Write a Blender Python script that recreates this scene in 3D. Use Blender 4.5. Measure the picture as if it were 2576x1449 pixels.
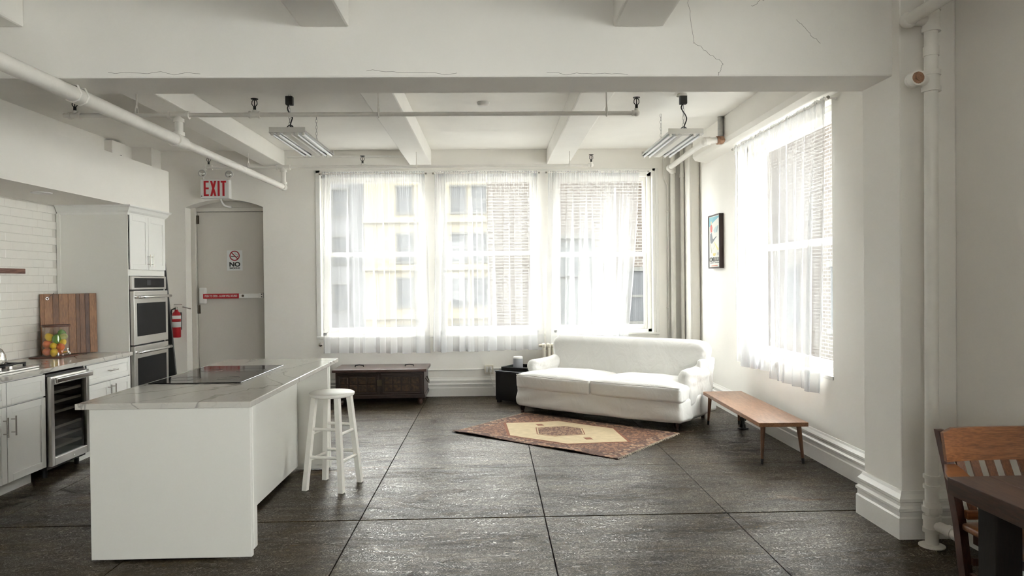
import bpy, bmesh, math, random
from mathutils import Vector, Matrix, noise

random.seed(7)
for _o in list(bpy.data.objects):
    bpy.data.objects.remove(_o)
SC = bpy.context.scene
COL = SC.collection
PI = math.pi

# ------------------------------------------------------------------ camera
FPX, FW, FH = 1787.0, 2576, 1449
YAW, PITCH, ROLL, CAM_Z = math.atan(50 / FPX), 0.0095, 0.011, 1.6
fwd = Vector((math.sin(YAW) * math.cos(PITCH), math.cos(YAW) * math.cos(PITCH), -math.sin(PITCH)))
r0 = fwd.cross(Vector((0, 0, 1))).normalized()
u0 = r0.cross(fwd)
rt = math.cos(ROLL) * r0 - math.sin(ROLL) * u0
up = math.sin(ROLL) * r0 + math.cos(ROLL) * u0
cam_data = bpy.data.cameras.new('camera')
cam_data.sensor_fit = 'HORIZONTAL'
cam_data.sensor_width = 36.0
cam_data.lens = 36.0 * FPX / FW
cam_data.clip_start = 0.05
cam_data.clip_end = 300
cam = bpy.data.objects.new('camera', cam_data)
COL.objects.link(cam)
bk = -fwd
cam.matrix_world = Matrix(((rt.x, up.x, bk.x, 0), (rt.y, up.y, bk.y, 0), (rt.z, up.z, bk.z, CAM_Z), (0, 0, 0, 1)))
SC.camera = cam

# ------------------------------------------------------------------ sky and exposure
world = bpy.data.worlds.new('overcast_sky')
SC.world = world
world.use_nodes = True
bg = world.node_tree.nodes['Background']
bg.inputs['Color'].default_value = (1.0, 0.99, 0.972, 1)
bg.inputs['Strength'].default_value = 12.0
SC.view_settings.view_transform = 'Standard'
SC.view_settings.look = 'None'
SC.view_settings.exposure = 0.95
SC.view_settings.gamma = 1.0
SC.view_settings.use_curve_mapping = False
SC.cycles.use_denoising = True
SC.cycles.max_bounces = 8
SC.cycles.diffuse_bounces = 5
SC.cycles.glossy_bounces = 3
SC.cycles.transmission_bounces = 4
SC.cycles.transparent_max_bounces = 20
SC.cycles.use_adaptive_sampling = True
SC.cycles.adaptive_threshold = 0.05
SC.cycles.caustics_reflective = False
SC.cycles.caustics_refractive = False


# ------------------------------------------------------------------ materials
def nodes_of(m):
    m.use_nodes = True
    nt = m.node_tree
    return nt, nt.nodes['Principled BSDF'], nt.nodes['Material Output']


def coords(nt, space, scale=(1, 1, 1)):
    if space == 'world':
        g = nt.nodes.new('ShaderNodeNewGeometry')
        src = g.outputs['Position']
    else:
        g = nt.nodes.new('ShaderNodeTexCoord')
        src = g.outputs['Object']
    mp = nt.nodes.new('ShaderNodeMapping')
    mp.inputs['Scale'].default_value = scale
    nt.links.new(src, mp.inputs['Vector'])
    return mp.outputs['Vector']


def ramp(nt, fac, stops):
    r = nt.nodes.new('ShaderNodeValToRGB')
    el = r.color_ramp.elements
    while len(el) < len(stops):
        el.new(0.5)
    for e, (p, c) in zip(el, stops):
        e.position = p
        e.color = (*c, 1) if len(c) == 3 else c
    nt.links.new(fac, r.inputs['Fac'])
    return r.outputs['Color']


def noise_tex(nt, vec, scale, detail=4, rough=0.55, dist=0.0):
    n = nt.nodes.new('ShaderNodeTexNoise')
    n.inputs['Scale'].default_value = scale
    n.inputs['Detail'].default_value = detail
    n.inputs['Roughness'].default_value = rough
    n.inputs['Distortion'].default_value = dist
    nt.links.new(vec, n.inputs['Vector'])
    return n.outputs['Fac']


def mixc(nt, fac, a, b, mode='MIX'):
    m = nt.nodes.new('ShaderNodeMix')
    m.data_type = 'RGBA'
    m.blend_type = mode
    for sock, v in ((m.inputs['Factor'], fac), (m.inputs['A'], a), (m.inputs['B'], b)):
        if isinstance(v, (int, float)):
            sock.default_value = v
        elif isinstance(v, tuple):
            sock.default_value = (*v, 1) if len(v) == 3 else v
        else:
            nt.links.new(v, sock)
    return [o for o in m.outputs if o.type == 'RGBA'][0]


def add_bump(nt, p, height, strength, dist=0.01):
    b = nt.nodes.new('ShaderNodeBump')
    b.inputs['Strength'].default_value = strength
    b.inputs['Distance'].default_value = dist
    nt.links.new(height, b.inputs['Height'])
    nt.links.new(b.outputs['Normal'], p.inputs['Normal'])


def mat(name, col, rough=0.5, metal=0.0, bump=0.0, bscale=60, var=0.0, vscale=6, space='object', coat=0.0, stretch=(1, 1, 1), spec=0.5):
    m = bpy.data.materials.new(name)
    nt, p, out = nodes_of(m)
    p.inputs['Base Color'].default_value = (*col, 1)
    p.inputs['Roughness'].default_value = rough
    p.inputs['Metallic'].default_value = metal
    p.inputs['Specular IOR Level'].default_value = spec
    p.inputs['Coat Weight'].default_value = coat
    if bump or var:
        v = coords(nt, space, stretch)
        if var:
            f = noise_tex(nt, v, vscale, 5, 0.6)
            lo = tuple(c * (1 - var) for c in col)
            hi = tuple(min(1, c * (1 + var * 0.6)) for c in col)
            nt.links.new(ramp(nt, f, [(0.3, lo), (0.7, hi)]), p.inputs['Base Color'])
        if bump:
            add_bump(nt, p, noise_tex(nt, v, bscale, 4, 0.6), bump)
    return m


def wood(name, dark, light, scale=6, rough=0.4, axis='X', coat=0.0):
    m = bpy.data.materials.new(name)
    nt, p, out = nodes_of(m)
    st = {'X': (0.12, 1, 1), 'Y': (1, 0.12, 1), 'Z': (1, 1, 0.12)}[axis]
    v = coords(nt, 'object', st)
    f = noise_tex(nt, v, scale * 5, 6, 0.65, 0.8)
    g = noise_tex(nt, v, scale * 26, 3, 0.5)
    c = ramp(nt, f, [(0.3, dark), (0.7, light)])
    c = mixc(nt, 0.35, c, ramp(nt, g, [(0.4, tuple(x * 0.55 for x in dark)), (0.6, light)]))
    nt.links.new(c, p.inputs['Base Color'])
    p.inputs['Roughness'].default_value = rough
    p.inputs['Coat Weight'].default_value = coat
    add_bump(nt, p, g, 0.06)
    return m


WALL = mat('white_plaster', (0.85, 0.825, 0.77), 0.62, bump=0.10, bscale=9, var=0.03, vscale=1.5, space='world')
CEIL = mat('ceiling_paint', (0.87, 0.85, 0.80), 0.65, bump=0.15, bscale=7, var=0.03, vscale=2, space='world')
TRIM = mat('gloss_trim_paint', (0.79, 0.775, 0.73), 0.38, bump=0.12, bscale=25, space='world')
PIPE = mat('painted_pipe', (0.78, 0.755, 0.70), 0.4, bump=0.18, bscale=30, var=0.05, vscale=9, space='world')
DOORP = mat('door_paint', (0.62, 0.59, 0.53), 0.42, bump=0.06, bscale=12, space='world')
CABINET = mat('cabinet_white', (0.80, 0.795, 0.76), 0.38)
PANEL = mat('panel_offwhite', (0.76, 0.75, 0.70), 0.42)
STEEL = mat('brushed_steel', (0.62, 0.60, 0.57), 0.28, 1.0, bump=0.02, bscale=40, stretch=(1, 0.05, 1))
CHROME = mat('chrome', (0.85, 0.85, 0.84), 0.10, 1.0)
HANDLE = mat('handle_nickel', (0.45, 0.43, 0.40), 0.25, 1.0)
OVENGLASS = mat('oven_glass', (0.012, 0.012, 0.013), 0.35, spec=0.10)
HOBGLASS = mat('hob_glass', (0.010, 0.010, 0.011), 0.06, spec=0.5)
BLACK = mat('black_plastic', (0.012, 0.012, 0.012), 0.45)
BLACKIRON = mat('cast_iron', (0.018, 0.018, 0.018), 0.55, bump=0.1, bscale=80)
BLACKFELT = mat('black_leatherette', (0.010, 0.010, 0.011), 0.42, bump=0.08, bscale=120)
CORD = mat('cord_black', (0.01, 0.01, 0.01), 0.5)
SLIP = mat('slipcover_cotton', (0.73, 0.72, 0.69), 0.85)
_nt = SLIP.node_tree
_v = coords(_nt, 'object', (1.0, 1.0, 0.6))
add_bump(_nt, _nt.nodes['Principled BSDF'], noise_tex(_nt, _v, 4.5, 4, 0.5, 0.9), 0.7, 0.03)
STOOL = mat('stool_chipped_white', (0.82, 0.80, 0.74), 0.45, bump=0.08, bscale=25, var=0.04, vscale=18)
TILE = mat('subway_tile', (0.80, 0.775, 0.72), 0.12, bump=0.03, bscale=14, space='world')
GROUT = mat('grout', (0.60, 0.575, 0.52), 0.8)
RED = mat('red_enamel', (0.42, 0.012, 0.02), 0.35)
REDSIGN = mat('sign_red', (0.50, 0.008, 0.02), 0.4)
SIGNWHITE = mat('sign_white', (0.72, 0.73, 0.72), 0.4)
SIGNBLACK = mat('sign_black', (0.015, 0.015, 0.015), 0.5)
BRASS = mat('dark_brass', (0.10, 0.085, 0.06), 0.4, 0.8)
RUST = mat('rusty_iron', (0.36, 0.20, 0.12), 0.7, bump=0.3, bscale=50, var=0.5, vscale=30)
GALV = mat('galvanised', (0.45, 0.45, 0.43), 0.45, 0.7, var=0.2, vscale=25)
REFLECT = mat('reflector_metal', (0.60, 0.60, 0.59), 0.3, 0.9)
TUBE = mat('fluorescent_tube', (0.88, 0.89, 0.90), 0.2)
FIXTURE = mat('fixture_enamel', (0.70, 0.68, 0.63), 0.4)
PLASTIC = mat('white_plastic', (0.80, 0.79, 0.76), 0.4)
IVORY = mat('ivory_plastic', (0.70, 0.66, 0.56), 0.45)
FABGREY = mat('speaker_grille', (0.42, 0.43, 0.45), 0.8, bump=0.2, bscale=300)
CHESTWOOD = wood('chest_dark_wood', (0.010, 0.005, 0.004), (0.035, 0.016, 0.010), 5, 0.40, 'X', 0.1)
CHESTTOP = wood('chest_lid_wood', (0.060, 0.032, 0.026), (0.110, 0.062, 0.050), 4, 0.30, 'X', 0.3)
CHESTPAINT = mat('chest_worn_paint', (0.050, 0.026, 0.012), 0.5, var=0.9, vscale=30)
BENCHWOOD = wood('bench_walnut', (0.20, 0.085, 0.036), (0.36, 0.175, 0.080), 4, 0.36, 'Y', 0.15)
BENCHLEG = wood('bench_leg_wood', (0.11, 0.045, 0.020), (0.19, 0.085, 0.038), 5, 0.4, 'Z')
DARKLEG = wood('dark_turned_wood', (0.022, 0.009, 0.006), (0.05, 0.02, 0.012), 6, 0.4, 'Z')
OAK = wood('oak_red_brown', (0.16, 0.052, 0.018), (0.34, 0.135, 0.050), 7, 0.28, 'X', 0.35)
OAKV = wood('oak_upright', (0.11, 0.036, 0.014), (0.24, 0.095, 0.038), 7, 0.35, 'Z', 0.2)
OAKDARK = wood('oak_dark_frame', (0.045, 0.014, 0.008), (0.09, 0.03, 0.016), 6, 0.4, 'Z', 0.1)  # darker oak tone for posts, legs, aprons and stretchers
TABLEWOOD = wood('table_brown', (0.030, 0.013, 0.008), (0.080, 0.038, 0.022), 5, 0.5, 'Y', 0.0)
TABLEEDGE = wood('table_edge', (0.007, 0.005, 0.004), (0.014, 0.009, 0.007), 6, 0.85, 'Z')
LID = wood('jar_lid_wood', (0.07, 0.022, 0.012), (0.14, 0.05, 0.03), 8, 0.4, 'X')
BOARDS = [wood('acacia_%d' % i, d, l, 5, 0.45, 'Z') for i, (d, l) in enumerate([
    ((0.085, 0.034, 0.013), (0.18, 0.078, 0.030)), ((0.19, 0.078, 0.026), (0.32, 0.145, 0.052)),
    ((0.045, 0.017, 0.008), (0.105, 0.042, 0.018)), ((0.11, 0.043, 0.016), (0.21, 0.092, 0.036))])]
STRIPWOOD = wood('knife_rail_wood', (0.09, 0.03, 0.02), (0.30, 0.16, 0.12), 3, 0.5, 'Y')


def make_floor():
    m = bpy.data.materials.new('worn_concrete')
    nt, p, out = nodes_of(m)
    v = coords(nt, 'world')
    vs = coords(nt, 'world', (0.5, 1.5, 1))
    big = noise_tex(nt, v, 0.7, 5, 0.6, 0.5)
    mid = noise_tex(nt, vs, 3.4, 9, 0.74, 1.4)
    fine = noise_tex(nt, v, 22, 7, 0.8, 2.6)
    spk = noise_tex(nt, v, 90, 3, 0.7, 0.5)
    c = ramp(nt, mid, [(0.34, (0.010, 0.007, 0.004)), (0.46, (0.044, 0.030, 0.016)), (0.56, (0.095, 0.068, 0.036)), (0.68, (0.19, 0.145, 0.082))])
    c = mixc(nt, ramp(nt, big, [(0.46, (0, 0, 0)), (0.68, (0.6, 0.6, 0.6))]), c, (0.120, 0.088, 0.040))
    veins = ramp(nt, fine, [(0.40, (0, 0, 0)), (0.47, (0.85, 0.85, 0.85)), (0.52, (0.85, 0.85, 0.85)), (0.57, (0, 0, 0))])
    c = mixc(nt, veins, c, (0.016, 0.013, 0.010))
    c = mixc(nt, ramp(nt, spk, [(0.66, (0, 0, 0)), (0.74, (0.5, 0.5, 0.5))]), c, (0.20, 0.175, 0.135))
    ochre = noise_tex(nt, vs, 0.75, 5, 0.62, 0.6)
    c = mixc(nt, ramp(nt, ochre, [(0.63, (0, 0, 0)), (0.72, (0.75, 0.75, 0.75))]), c, (0.17, 0.080, 0.026))
    nt.links.new(c, p.inputs['Base Color'])
    rr = ramp(nt, noise_tex(nt, vs, 5, 7, 0.75, 1.0), [(0.32, (0.17, 0.17, 0.17)), (0.68, (0.40, 0.40, 0.40))])
    rr = mixc(nt, veins, rr, (0.55, 0.55, 0.55))
    nt.links.new(rr, p.inputs['Roughness'])
    wear = noise_tex(nt, vs, 2.2, 8, 0.78, 1.0)
    sp = ramp(nt, wear, [(0.38, (0.07, 0.07, 0.07)), (0.50, (0.50, 0.50, 0.50)), (0.62, (0.92, 0.92, 0.92))])
    sp = mixc(nt, veins, sp, (0.05, 0.05, 0.05))
    nt.links.new(sp, p.inputs['Specular IOR Level'])
    p.inputs['Specular Tint'].default_value = (1.0, 0.91, 0.74, 1)
    h = mixc(nt, 0.55, mid, fine)
    add_bump(nt, p, h, 0.22, 0.005)
    return m


def make_quartz():
    m = bpy.data.materials.new('veined_quartz')
    nt, p, out = nodes_of(m)
    v = coords(nt, 'world', (1.0, 0.6, 1.0))
    n1 = noise_tex(nt, v, 1.5, 4, 0.5, 1.2)
    n2 = noise_tex(nt, v, 3.2, 3, 0.5, 0.8)
    base = (0.58, 0.56, 0.51)
    c = ramp(nt, n1, [(0.484, base), (0.496, (0.36, 0.34, 0.31)), (0.501, (0.27, 0.255, 0.235)), (0.510, base)])
    c = mixc(nt, ramp(nt, n2, [(0.488, (0, 0, 0)), (0.50, (0.30, 0.30, 0.30)), (0.512, (0, 0, 0))]), c, (0.40, 0.38, 0.345))
    c = mixc(nt, ramp(nt, noise_tex(nt, v, 1.3, 3), [(0.4, (0, 0, 0)), (0.7, (0.35, 0.35, 0.35))]), c, (0.46, 0.44, 0.40))
    nt.links.new(c, p.inputs['Base Color'])
    p.inputs['Roughness'].default_value = 0.12
    return m


def make_sheer():
    m = bpy.data.materials.new('sheer_voile')
    nt, p, out = nodes_of(m)
    nt.nodes.remove(p)
    t = nt.nodes.new('ShaderNodeBsdfTransparent')
    d = nt.nodes.new('ShaderNodeBsdfDiffuse')
    l = nt.nodes.new('ShaderNodeBsdfTranslucent')
    d.inputs['Color'].default_value = (0.86, 0.87, 0.88, 1)
    l.inputs['Color'].default_value = (0.90, 0.915, 0.93, 1)
    a = nt.nodes.new('ShaderNodeMixShader')
    a.inputs[0].default_value = 0.045
    nt.links.new(d.outputs[0], a.inputs[1])
    nt.links.new(l.outputs[0], a.inputs[2])
    b = nt.nodes.new('ShaderNodeMixShader')
    b.inputs[0].default_value = 0.46
    nt.links.new(t.outputs[0], b.inputs[1])
    nt.links.new(a.outputs[0], b.inputs[2])
    nt.links.new(b.outputs[0], out.inputs['Surface'])
    return m


def make_glass(name, tint=(0.97, 0.985, 0.98), refl=0.6):
    m = bpy.data.materials.new(name)
    nt, p, out = nodes_of(m)
    nt.nodes.remove(p)
    t = nt.nodes.new('ShaderNodeBsdfTransparent')
    t.inputs['Color'].default_value = (*tint, 1)
    g = nt.nodes.new('ShaderNodeBsdfGlossy')
    g.inputs['Roughness'].default_value = 0.02
    f = nt.nodes.new('ShaderNodeLayerWeight')
    f.inputs['Blend'].default_value = 0.5
    pw = nt.nodes.new('ShaderNodeMath')
    pw.operation = 'POWER'
    pw.inputs[1].default_value = 4.0
    nt.links.new(f.outputs['Facing'], pw.inputs[0])
    mu = nt.nodes.new('ShaderNodeMath')
    mu.operation = 'MULTIPLY_ADD'
    mu.inputs[1].default_value = refl * 0.55
    mu.inputs[2].default_value = refl * 0.06
    nt.links.new(pw.outputs[0], mu.inputs[0])
    x = nt.nodes.new('ShaderNodeMixShader')
    nt.links.new(mu.outputs[0], x.inputs[0])
    nt.links.new(t.outputs[0], x.inputs[1])
    nt.links.new(g.outputs[0], x.inputs[2])
    nt.links.new(x.outputs[0], out.inputs['Surface'])
    return m


def make_brick(name, c1, c2, mortar, course=0.075, axis='XZ'):
    m = bpy.data.materials.new(name)
    nt, p, out = nodes_of(m)
    g = nt.nodes.new('ShaderNodeNewGeometry')
    s = nt.nodes.new('ShaderNodeSeparateXYZ')
    nt.links.new(g.outputs['Position'], s.inputs[0])
    cmb = nt.nodes.new('ShaderNodeCombineXYZ')
    nt.links.new(s.outputs[0 if axis == 'XZ' else 1], cmb.inputs[0])
    nt.links.new(s.outputs[2], cmb.inputs[1])
    b = nt.nodes.new('ShaderNodeTexBrick')
    b.inputs['Scale'].default_value = 1.0
    b.inputs['Brick Width'].default_value = course * 3.1
    b.inputs['Row Height'].default_value = course
    b.inputs['Mortar Size'].default_value = course * 0.13
    b.inputs['Color1'].default_value = (*c1, 1)
    b.inputs['Color2'].default_value = (*c2, 1)
    b.inputs['Mortar'].default_value = (*mortar, 1)
    nt.links.new(cmb.outputs[0], b.inputs['Vector'])
    nt.links.new(b.outputs['Color'], p.inputs['Base Color'])
    p.inputs['Specular IOR Level'].default_value = 0.0
    p.inputs['Roughness'].default_value = 0.9
    return m


FLOOR = make_floor()
QUARTZ = make_quartz()
SHEER = make_sheer()
GLASS = make_glass('window_glass')
JARGLASS = make_glass('jar_glass', (0.985, 0.99, 0.985), 0.8)
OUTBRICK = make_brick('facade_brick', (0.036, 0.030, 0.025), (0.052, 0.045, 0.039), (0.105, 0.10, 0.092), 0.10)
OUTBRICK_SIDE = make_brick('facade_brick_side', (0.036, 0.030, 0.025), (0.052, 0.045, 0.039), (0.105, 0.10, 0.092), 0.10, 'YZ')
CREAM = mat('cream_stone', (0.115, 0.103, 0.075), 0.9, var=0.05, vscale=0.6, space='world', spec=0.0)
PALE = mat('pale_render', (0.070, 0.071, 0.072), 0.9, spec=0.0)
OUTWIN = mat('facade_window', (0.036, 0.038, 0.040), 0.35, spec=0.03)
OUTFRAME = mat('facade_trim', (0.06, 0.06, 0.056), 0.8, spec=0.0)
ASPHALT = mat('asphalt', (0.25, 0.25, 0.25), 0.9, spec=0.0)


# ------------------------------------------------------------------ mesh helpers
def root_of(o):
    while o.parent:
        o = o.parent
    return o


class B:
    """collects shapes into one mesh"""

    def __init__(self):
        self.bm = bmesh.new()

    def _merge(self, t):
        me = bpy.data.meshes.new('tmp')
        t.to_mesh(me)
        t.free()
        self.bm.from_mesh(me)
        bpy.data.meshes.remove(me)

    def box(self, x0, x1, y0, y1, z0, z1, bev=0.0, seg=2, mtx=None):
        t = bmesh.new()
        bmesh.ops.create_cube(t, size=1.0)
        for v in t.verts:
            v.co = Vector((x0 + (v.co.x + .5) * (x1 - x0), y0 + (v.co.y + .5) * (y1 - y0), z0 + (v.co.z + .5) * (z1 - z0)))
        if bev:
            bmesh.ops.bevel(t, geom=list(t.edges), offset=bev, segments=seg, affect='EDGES', profile=0.6)
        if mtx:
            t.transform(mtx)
        self._merge(t)
        return self

    def cyl(self, p0, p1, r, r2=None, seg=20, cap=True):
        p0, p1 = Vector(p0), Vector(p1)
        d = p1 - p0
        t = bmesh.new()
        bmesh.ops.create_cone(t, cap_ends=cap, segments=seg, radius1=r, radius2=r if r2 is None else r2, depth=d.length)
        q = d.to_track_quat('Z', 'Y').to_matrix().to_4x4()
        t.transform(Matrix.Translation((p0 + p1) / 2) @ q)
        self._merge(t)
        return self

    def sphere(self, c, r, seg=18, scale=(1, 1, 1), rot=None):
        t = bmesh.new()
        bmesh.ops.create_uvsphere(t, u_segments=seg, v_segments=max(6, seg // 2), radius=r)
        mx = Matrix.Translation(c)
        if rot:
            mx = mx @ rot
        t.transform(mx @ Matrix.Diagonal((*scale, 1)))
        self._merge(t)
        return self

    def lathe(self, prof, c=(0, 0, 0), seg=24, mtx=None):
        """prof: list of (radius, height)"""
        t = bmesh.new()
        rings = []
        for r, h in prof:
            if r < 1e-5:
                rings.append([t.verts.new((0, 0, h))])
            else:
                rings.append([t.verts.new((r * math.cos(2 * PI * k / seg), r * math.sin(2 * PI * k / seg), h)) for k in range(seg)])
        for a, b in zip(rings, rings[1:]):
            for k in range(seg):
                k2 = (k + 1) % seg
                if len(a) == 1 and len(b) == 1:
                    continue
                if len(a) == 1:
                    t.faces.new((a[0], b[k2], b[k]))
                elif len(b) == 1:
                    t.faces.new((a[k], a[k2], b[0]))
                else:
                    t.faces.new((a[k], a[k2], b[k2], b[k]))
        if len(rings[0]) > 1:
            t.faces.new(list(reversed(rings[0])))
        if len(rings[-1]) > 1:
            t.faces.new(rings[-1])
        bmesh.ops.recalc_face_normals(t, faces=t.faces)
        mx = Matrix.Translation(c)
        if mtx:
            mx = mx @ mtx
        t.transform(mx)
        self._merge(t)
        return self

    def tube(self, pts, r, seg=10, closed=False):
        pts = [Vector(p) for p in pts]
        t = bmesh.new()
        rings = []
        n = len(pts)
        prev = None
        for i, p in enumerate(pts):
            if closed:
                d = pts[(i + 1) % n] - pts[i - 1]
            else:
                d = pts[min(i + 1, n - 1)] - pts[max(i - 1, 0)]
            d.normalize()
            if prev is None:
                a = d.orthogonal().normalized()
            else:
                a = (prev - d * prev.dot(d)).normalized()
            prev = a
            b = d.cross(a)
            rings.append([t.verts.new(p + a * r * math.cos(2 * PI * k / seg) + b * r * math.sin(2 * PI * k / seg)) for k in range(seg)])
        pairs = list(zip(rings, rings[1:])) + ([(rings[-1], rings[0])] if closed else [])
        for a, b in pairs:
            for k in range(seg):
                t.faces.new((a[k], a[(k + 1) % seg], b[(k + 1) % seg], b[k]))
        if not closed:
            t.faces.new(list(reversed(rings[0])))
            t.faces.new(rings[-1])
        bmesh.ops.recalc_face_normals(t, faces=t.faces)
        self._merge(t)
        return self

    def prism(self, poly, axis, a0, a1):
        """poly of 2D points, extruded along axis ('X','Y','Z')"""
        def P(u, v, w):
            return {'X': (w, u, v), 'Y': (u, w, v), 'Z': (u, v, w)}[axis]
        t = bmesh.new()
        lo = [t.verts.new(P(u, v, a0)) for u, v in poly]
        hi = [t.verts.new(P(u, v, a1)) for u, v in poly]
        t.faces.new(lo)
        t.faces.new(list(reversed(hi)))
        for i in range(len(poly)):
            j = (i + 1) % len(poly)
            t.faces.new((lo[i], hi[i], hi[j], lo[j]))
        bmesh.ops.recalc_face_normals(t, faces=t.faces)
        self._merge(t)
        return self

    def frustum(self, p0, p1, s0, s1, rot=0.0):
        """square post from p0 (half sizes s0) to p1 (half sizes s1)"""
        t = bmesh.new()
        rings = []
        for p, s in ((p0, s0), (p1, s1)):
            sx, sy = (s, s) if isinstance(s, (int, float)) else s
            ring = []
            for a, b in ((-1, -1), (1, -1), (1, 1), (-1, 1)):
                x, y = a * sx, b * sy
                ring.append(t.verts.new((p[0] + x * math.cos(rot) - y * math.sin(rot), p[1] + x * math.sin(rot) + y * math.cos(rot), p[2])))
            rings.append(ring)
        a, b = rings
        t.faces.new(list(reversed(a)))
        t.faces.new(b)
        for k in range(4):
            t.faces.new((a[k], a[(k + 1) % 4], b[(k + 1) % 4], b[k]))
        self._merge(t)
        return self

    def sweep(self, path, prof):
        """profile (offset to the left of travel, z) swept along a plan polyline with mitred corners"""
        t = bmesh.new()
        n = len(path)
        rings = []
        for i, (x, y) in enumerate(path):
            dirs = []
            if i > 0:
                d = Vector((x - path[i - 1][0], y - path[i - 1][1])).normalized()
                dirs.append(Vector((-d.y, d.x)))
            if i < n - 1:
                d = Vector((path[i + 1][0] - x, path[i + 1][1] - y)).normalized()
                dirs.append(Vector((-d.y, d.x)))
            nm = sum(dirs, Vector((0, 0))).normalized()
            k = 1 / max(0.2, nm.dot(dirs[0]))
            rings.append([t.verts.new((x + nm.x * o * k, y + nm.y * o * k, z)) for o, z in prof])
        for a, b in zip(rings, rings[1:]):
            for k in range(len(prof)):
                k2 = (k + 1) % len(prof)
                t.faces.new((a[k], a[k2], b[k2], b[k]))
        t.faces.new(rings[0])
        t.faces.new(list(reversed(rings[-1])))
        bmesh.ops.recalc_face_normals(t, faces=t.faces)
        self._merge(t)
        return self

    def soft(self, c, size, r, n=18, fn=None):
        """soft rounded block with a fine grid; fn(p, q) moves a vertex (q in -1..1)"""
        t = bmesh.new()
        bmesh.ops.create_cube(t, size=1.0)
        bmesh.ops.subdivide_edges(t, edges=list(t.edges), cuts=n, use_grid_fill=True)
        hs = Vector(size) / 2
        for v in t.verts:
            q = Vector([math.sin(PI * k) for k in v.co])
            p = Vector([q[i] * hs[i] for i in range(3)])
            inner = Vector([max(-(hs[i] - r), min(hs[i] - r, p[i])) for i in range(3)])
            d = p - inner
            if d.length > 1e-6:
                p = inner + d.normalized() * min(r, d.length if d.length < r else r)
            if fn:
                p = fn(p, q)
            v.co = p + Vector(c)
        self._merge(t)
        return self

    def obj(self, name, m, parent=None, world=False, smooth=False, loc=None):
        me = bpy.data.meshes.new(name)
        bm = self.bm
        if smooth:
            for f in bm.faces:
                f.smooth = True
        if parent is not None and world:
            bm.transform(root_of(parent).matrix_basis.inverted())
        off = None
        if parent is None:
            xs = [v.co for v in bm.verts]
            lo = Vector([min(c[i] for c in xs) for i in range(3)])
            hi = Vector([max(c[i] for c in xs) for i in range(3)])
            off = Vector(((lo.x + hi.x) / 2, (lo.y + hi.y) / 2, lo.z))
            bm.transform(Matrix.Translation(-off))
        bm.to_mesh(me)
        bm.free()
        o = bpy.data.objects.new(name, me)
        if m:
            me.materials.append(m)
        COL.objects.link(o)
        if parent is not None:
            o.parent = parent
        if off is not None:
            o.location = off
        if smooth == 'auto':
            md = o.modifiers.new('edge_split', 'EDGE_SPLIT')
            md.split_angle = math.radians(38)
        return o


def thing(name, label, cat, loc=(0, 0, 0), rz=0.0, group=None, kind=None):
    o = bpy.data.objects.new(name, None)
    COL.objects.link(o)
    o.empty_display_size = 0.1
    o.location = loc
    o.rotation_euler = (0, 0, rz)
    o.matrix_basis = Matrix.Translation(loc) @ Matrix.Rotation(rz, 4, 'Z')
    tag(o, label, cat, group, kind)
    return o


def tag(o, label, cat=None, group=None, kind=None):
    o['label'] = label
    if cat:
        o['category'] = cat
    if group:
        o['group'] = group
    if kind:
        o['kind'] = kind
    return o


def struct(o, label, cat):
    return tag(o, label, cat, None, 'structure')


def text(name, body, size, m, parent, loc, rot, extrude=0.0006, align='CENTER', sx=1.0, bold=0.0):
    c = bpy.data.curves.new(name, 'FONT')
    c.body = body
    c.size = size
    c.extrude = extrude
    c.align_x = align
    c.align_y = 'CENTER'
    c.offset = bold
    c.materials.append(m)
    tmp = bpy.data.objects.new('tmp_text', c)
    COL.objects.link(tmp)
    dg = bpy.context.evaluated_depsgraph_get()
    me = bpy.data.meshes.new_from_object(tmp.evaluated_get(dg))
    bpy.data.objects.remove(tmp)
    if not me.materials:
        me.materials.append(m)
    o = bpy.data.objects.new(name, me)
    COL.objects.link(o)
    o.parent = parent
    o.location = loc
    o.rotation_euler = rot
    o.scale = (sx, 1, 1)
    return o


def copy_piece(o, parent, loc, scale=None):
    c = o.copy()
    COL.objects.link(c)
    c.parent = parent
    c.location = loc
    if scale:
        c.scale = scale
    return c


def spline(pts, n_=6):
    P = [Vector(p) for p in pts]
    P = [P[0] * 2 - P[1]] + P + [P[-1] * 2 - P[-2]]
    out = []
    for i in range(1, len(P) - 2):
        for k in range(n_):
            t = k / n_
            a, b, c_, d = P[i - 1], P[i], P[i + 1], P[i + 2]
            out.append(.5 * (2 * b + (c_ - a) * t + (2 * a - 5 * b + 4 * c_ - d) * t * t + (3 * b - a - 3 * c_ + d) * t ** 3))
    return out + [P[-2]]


def arc(c, r, a0, a1, n, plane='XZ'):
    out = []
    for i in range(n + 1):
        a = a0 + (a1 - a0) * i / n
        u, v = r * math.cos(a), r * math.sin(a)
        out.append({'XZ': (c[0] + u, c[1], c[2] + v), 'XY': (c[0] + u, c[1] + v, c[2]), 'YZ': (c[0], c[1] + u, c[2] + v)}[plane])
    return out


# ================================================================== THE SETTING
XL, XR, YB, YF, ZC = -4.82, 2.85, 9.97, -5.0, 3.45
KX = -4.42            # tiled kitchen wall face

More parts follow.
